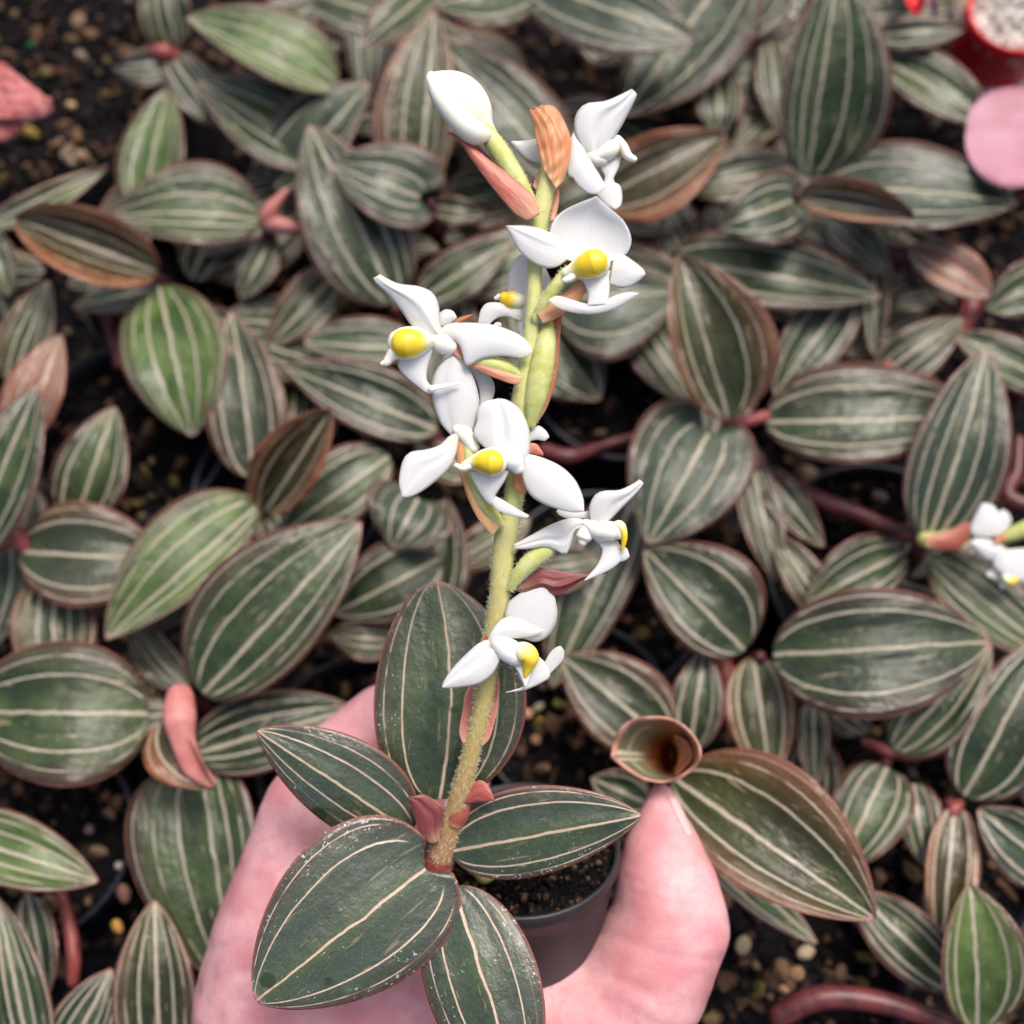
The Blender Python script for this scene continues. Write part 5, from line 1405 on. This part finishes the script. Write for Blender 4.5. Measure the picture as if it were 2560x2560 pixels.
# --- central flower
e = flower(1150, 'O', (1160, 1000), "white hooded flower in front of the middle of the stem with a bright yellow column")
d = SD(1120) - 0.007
patch("petal", e, 'O', [(1080, 1020), (940, 965), (830, 840), (862, 720), (878, 590), (945, 530), (1050, 508)], [(1260, 1200), (1335, 1060), (1357, 900), (1345, 780), (1292, 650), (1222, 568), (1130, 514), (1060, 506)], d, z=(0.4, 0.6), bow=2.0, cup=2.6, fold=0.8, fv=0.05, nt=28, nv=19)
patch("petal", e, 'O', [(1355, 800), (1430, 757), (1500, 800), (1534, 855)], [(1350, 905), (1420, 890), (1490, 902), (1534, 868)], d, z=(4.0, 4.0), bow=0.3, cup=0.6)
patch("sepal", e, 'O', [(1310, 1010), (1480, 1058), (1650, 1140), (1780, 1270), (1850, 1430), (1860, 1545)], [(1290, 1080), (1288, 1250), (1350, 1392), (1450, 1472), (1600, 1530), (1750, 1565), (1845, 1560)], d, z=(0.6, -0.4), bow=1.3, cup=1.8, nt=28)
stalk("throat", e, 'O', [(1130, 980), (1200, 1080), (1240, 1150)], [90, 95, 62], d, [0.6, 0.4, 0.8], 'petal')
patch("lip", e, 'O', [(790, 1190), (850, 1320), (930, 1445), (1000, 1505)], [(1170, 1170), (1110, 1290), (1040, 1400), (1015, 1480)], d, z=(0.4, 1.2), bow=1.0, cup=1.2)
patch("lip", e, 'O', [(990, 1470), (1060, 1550), (1200, 1602), (1330, 1618)], [(1035, 1412), (1110, 1450), (1230, 1525), (1348, 1592)], d, z=(0.9, -0.6), bow=0.5, cup=0.6)
stalk("column_hood", e, 'O', [(750, 1122), (830, 1105), (915, 1096), (1005, 1096)], [36, 72, 116, 142], d, [-0.2, -0.4, -0.6, -0.8], 'cream', nring=24)
stalk("column", e, 'O', [(760, 1120), (840, 1102), (920, 1094), (992, 1096)], [28, 58, 100, 126], d, [-1.2, -1.6, -2.0, -2.2], 'column', nring=24)
stalk("anther_cap", e, 'O', [(800, 1130), (730, 1152), (672, 1128)], [36, 32, 22], d, [-1.6, -1.8, -1.6], 'cream')
patch("bract", e, 'O', [(1340, 920), (1420, 930), (1478, 1010)], [(1350, 1010), (1420, 1030), (1480, 1040)], d, z=(3, 3), cup=0.4, mat='bract', color=CORAL)
patch("bract", e, 'O', [(1220, 1190), (1195, 1260), (1220, 1350), (1290, 1405)], [(1300, 1190), (1320, 1260), (1325, 1350), (1300, 1405)], d, z=(4.0, 4.0), cup=0.6, mat='bract', color=(0.60, 0.27, 0.10, 1))

# --- flower at the lower right
e = flower(1330, 'Q', (1390, 450), "thin white flower at the lower right, side on, with a yellow-capped column")
d = SD(1330) - 0.001
ov, C, rr, ux, uy = stalk("ovary", e, 'Q', [(725, 960), (800, 840), (900, 735), (1000, 665), (1100, 600)], [34, 62, 76, 72, 50], d, [0.8, 0.2, 0.0, 0.2, 0.6], 'ovary', nring=18)
hairs(ov, C, rr, ux, uy, 600, 0.0010, 0.02, 0.85)
patch("bract", e, 'Q', [(740, 965), (850, 870), (960, 793), (1150, 825), (1350, 845), (1530, 832)], [(745, 985), (850, 1005), (1000, 985), (1100, 1030), (1220, 970), (1340, 890), (1530, 838)], d, z=(1.6, 0.8), bow=0.8, cup=0.8, fold=-1.0, fv=0.35, mat='bract', color=ROSE, nt=28)
patch("petal", e, 'Q', [(1375, 325), (1250, 332), (1160, 303), (1108, 318)], [(1370, 380), (1260, 392), (1190, 388), (1130, 362), (1102, 330)], d, z=(0.8, 0.6), cup=0.4)
patch("sepal", e, 'Q', [(1400, 420), (1280, 385), (1180, 392), (1050, 440), (900, 520), (790, 580), (744, 606)], [(1350, 470), (1255, 490), (1225, 600), (1180, 697), (1110, 660), (1000, 625), (850, 642), (755, 640)], d, z=(-0.8, -2.2), bow=1.2, cup=1.2, fold=0.7, fv=0.1)
patch("petal", e, 'Q', [(1400, 440), (1375, 340), (1380, 270), (1425, 188), (1500, 155), (1620, 150), (1720, 108), (1795, 62)], [(1500, 435), (1570, 380), (1650, 300), (1740, 210), (1800, 140), (1828, 92)], d, z=(-0.8, -2.5), bow=1.2, cup=1.5, fold=0.8, fv=0.45)
stalk("throat", e, 'Q', [(1350, 430), (1420, 470), (1470, 520)], [40, 75, 70], d, [-0.4, -0.2, 0.0], 'petal')
stalk("spur", e, 'Q', [(1340, 470), (1330, 540), (1320, 575)], [55, 72, 45], d, [0.2, 0.2, 0.2], 'cream')
patch("lip", e, 'Q', [(1410, 560), (1480, 630), (1475, 700), (1440, 775), (1390, 835), (1332, 902)], [(1600, 560), (1660, 650), (1650, 725), (1585, 792), (1480, 852), (1345, 905)], d, z=(0.2, -1.2), bow=0.6, cup=0.8)
patch("lip", e, 'Q', [(1640, 610), (1690, 635), (1712, 700)], [(1630, 750), (1680, 735), (1710, 708)], d, z=(-0.2, -0.4), cup=0.4)
stalk("column", e, 'Q', [(1450, 490), (1530, 490), (1600, 500), (1640, 520)], [70, 82, 75, 44], d, [-0.6, -1.0, -1.2, -1.4], 'cream', nring=20)
stalk("anther_cap", e, 'Q', [(1590, 450), (1630, 445), (1658, 490), (1668, 560), (1655, 640)], [38, 44, 36, 26, 14], d, [-1.4, -2.0, -2.2, -2.0, -1.6], 'column')

# --- lowest flower
e = flower(1600, 'Q', (650, 1420), "lowest white flower on the spike, tilted, with a yellow triangular column")
d = SD(1590) - 0.005
patch("bract", e, 'Q', [(470, 1400), (490, 1370), (530, 1350)], [(490, 1410), (520, 1400), (545, 1380)], d, z=(3, 3), mat='bract', color=RUST)
patch("petal", e, 'Q', [(740, 1370), (690, 1270), (672, 1180), (712, 1078), (800, 1008), (900, 958), (990, 944)], [(820, 1385), (930, 1416), (1030, 1370), (1092, 1270), (1110, 1170), (1092, 1050), (1062, 980), (1000, 944)], d, z=(1.2, 0.6), bow=1.0, cup=1.6, nt=26)
patch("petal", e, 'Q', [(520, 1470), (545, 1350), (620, 1245), (720, 1203), (860, 1255), (1005, 1318)], [(540, 1500), (620, 1440), (700, 1390), (800, 1385), (900, 1372), (1005, 1328)], d, z=(-1.0, -0.8), bow=1.2, cup=1.8)
patch("sepal", e, 'Q', [(620, 1390), (480, 1410), (345, 1520), (240, 1630), (170, 1730), (148, 1790)], [(650, 1490), (622, 1590), (570, 1685), (470, 1762), (350, 1788), (200, 1802), (155, 1798)], d, z=(-0.8, -2.0), bow=1.4, cup=1.6, fold=0.6, fv=-0.3)
patch("lip", e, 'Q', [(950, 1530), (1010, 1590), (1052, 1690), (1010, 1740), (850, 1815), (680, 1838)], [(790, 1610), (788, 1700), (825, 1770), (800, 1795), (740, 1815), (688, 1832)], d, z=(0.2, 0.6), bow=0.6, cup=0.8, nt=28)
patch("lip", e, 'Q', [(1005, 1580), (1060, 1490), (1130, 1448), (1162, 1478)], [(1050, 1680), (1110, 1622), (1160, 1560), (1170, 1500)], d, z=(1.5, 1.0), cup=0.6)
stalk("throat", e, 'Q', [(620, 1420), (700, 1480), (770, 1530)], [78, 100, 95], d, [-0.2, -0.4, -0.4], 'petal')
patch("column_wing", e, 'Q', [(640, 1530), (720, 1580), (790, 1680), (830, 1770), (845, 1790)], [(800, 1440), (900, 1530), (900, 1640), (870, 1740), (850, 1790)], d, z=(-1.0, -1.6), bow=0.4, cup=0.8, mat='cream')
stalk("column", e, 'Q', [(760, 1480), (830, 1500), (875, 1545), (868, 1620), (848, 1690)], [60, 88, 86, 52, 18], d, [-1.0, -1.8, -2.2, -2.0, -2.0], 'column', nring=20)
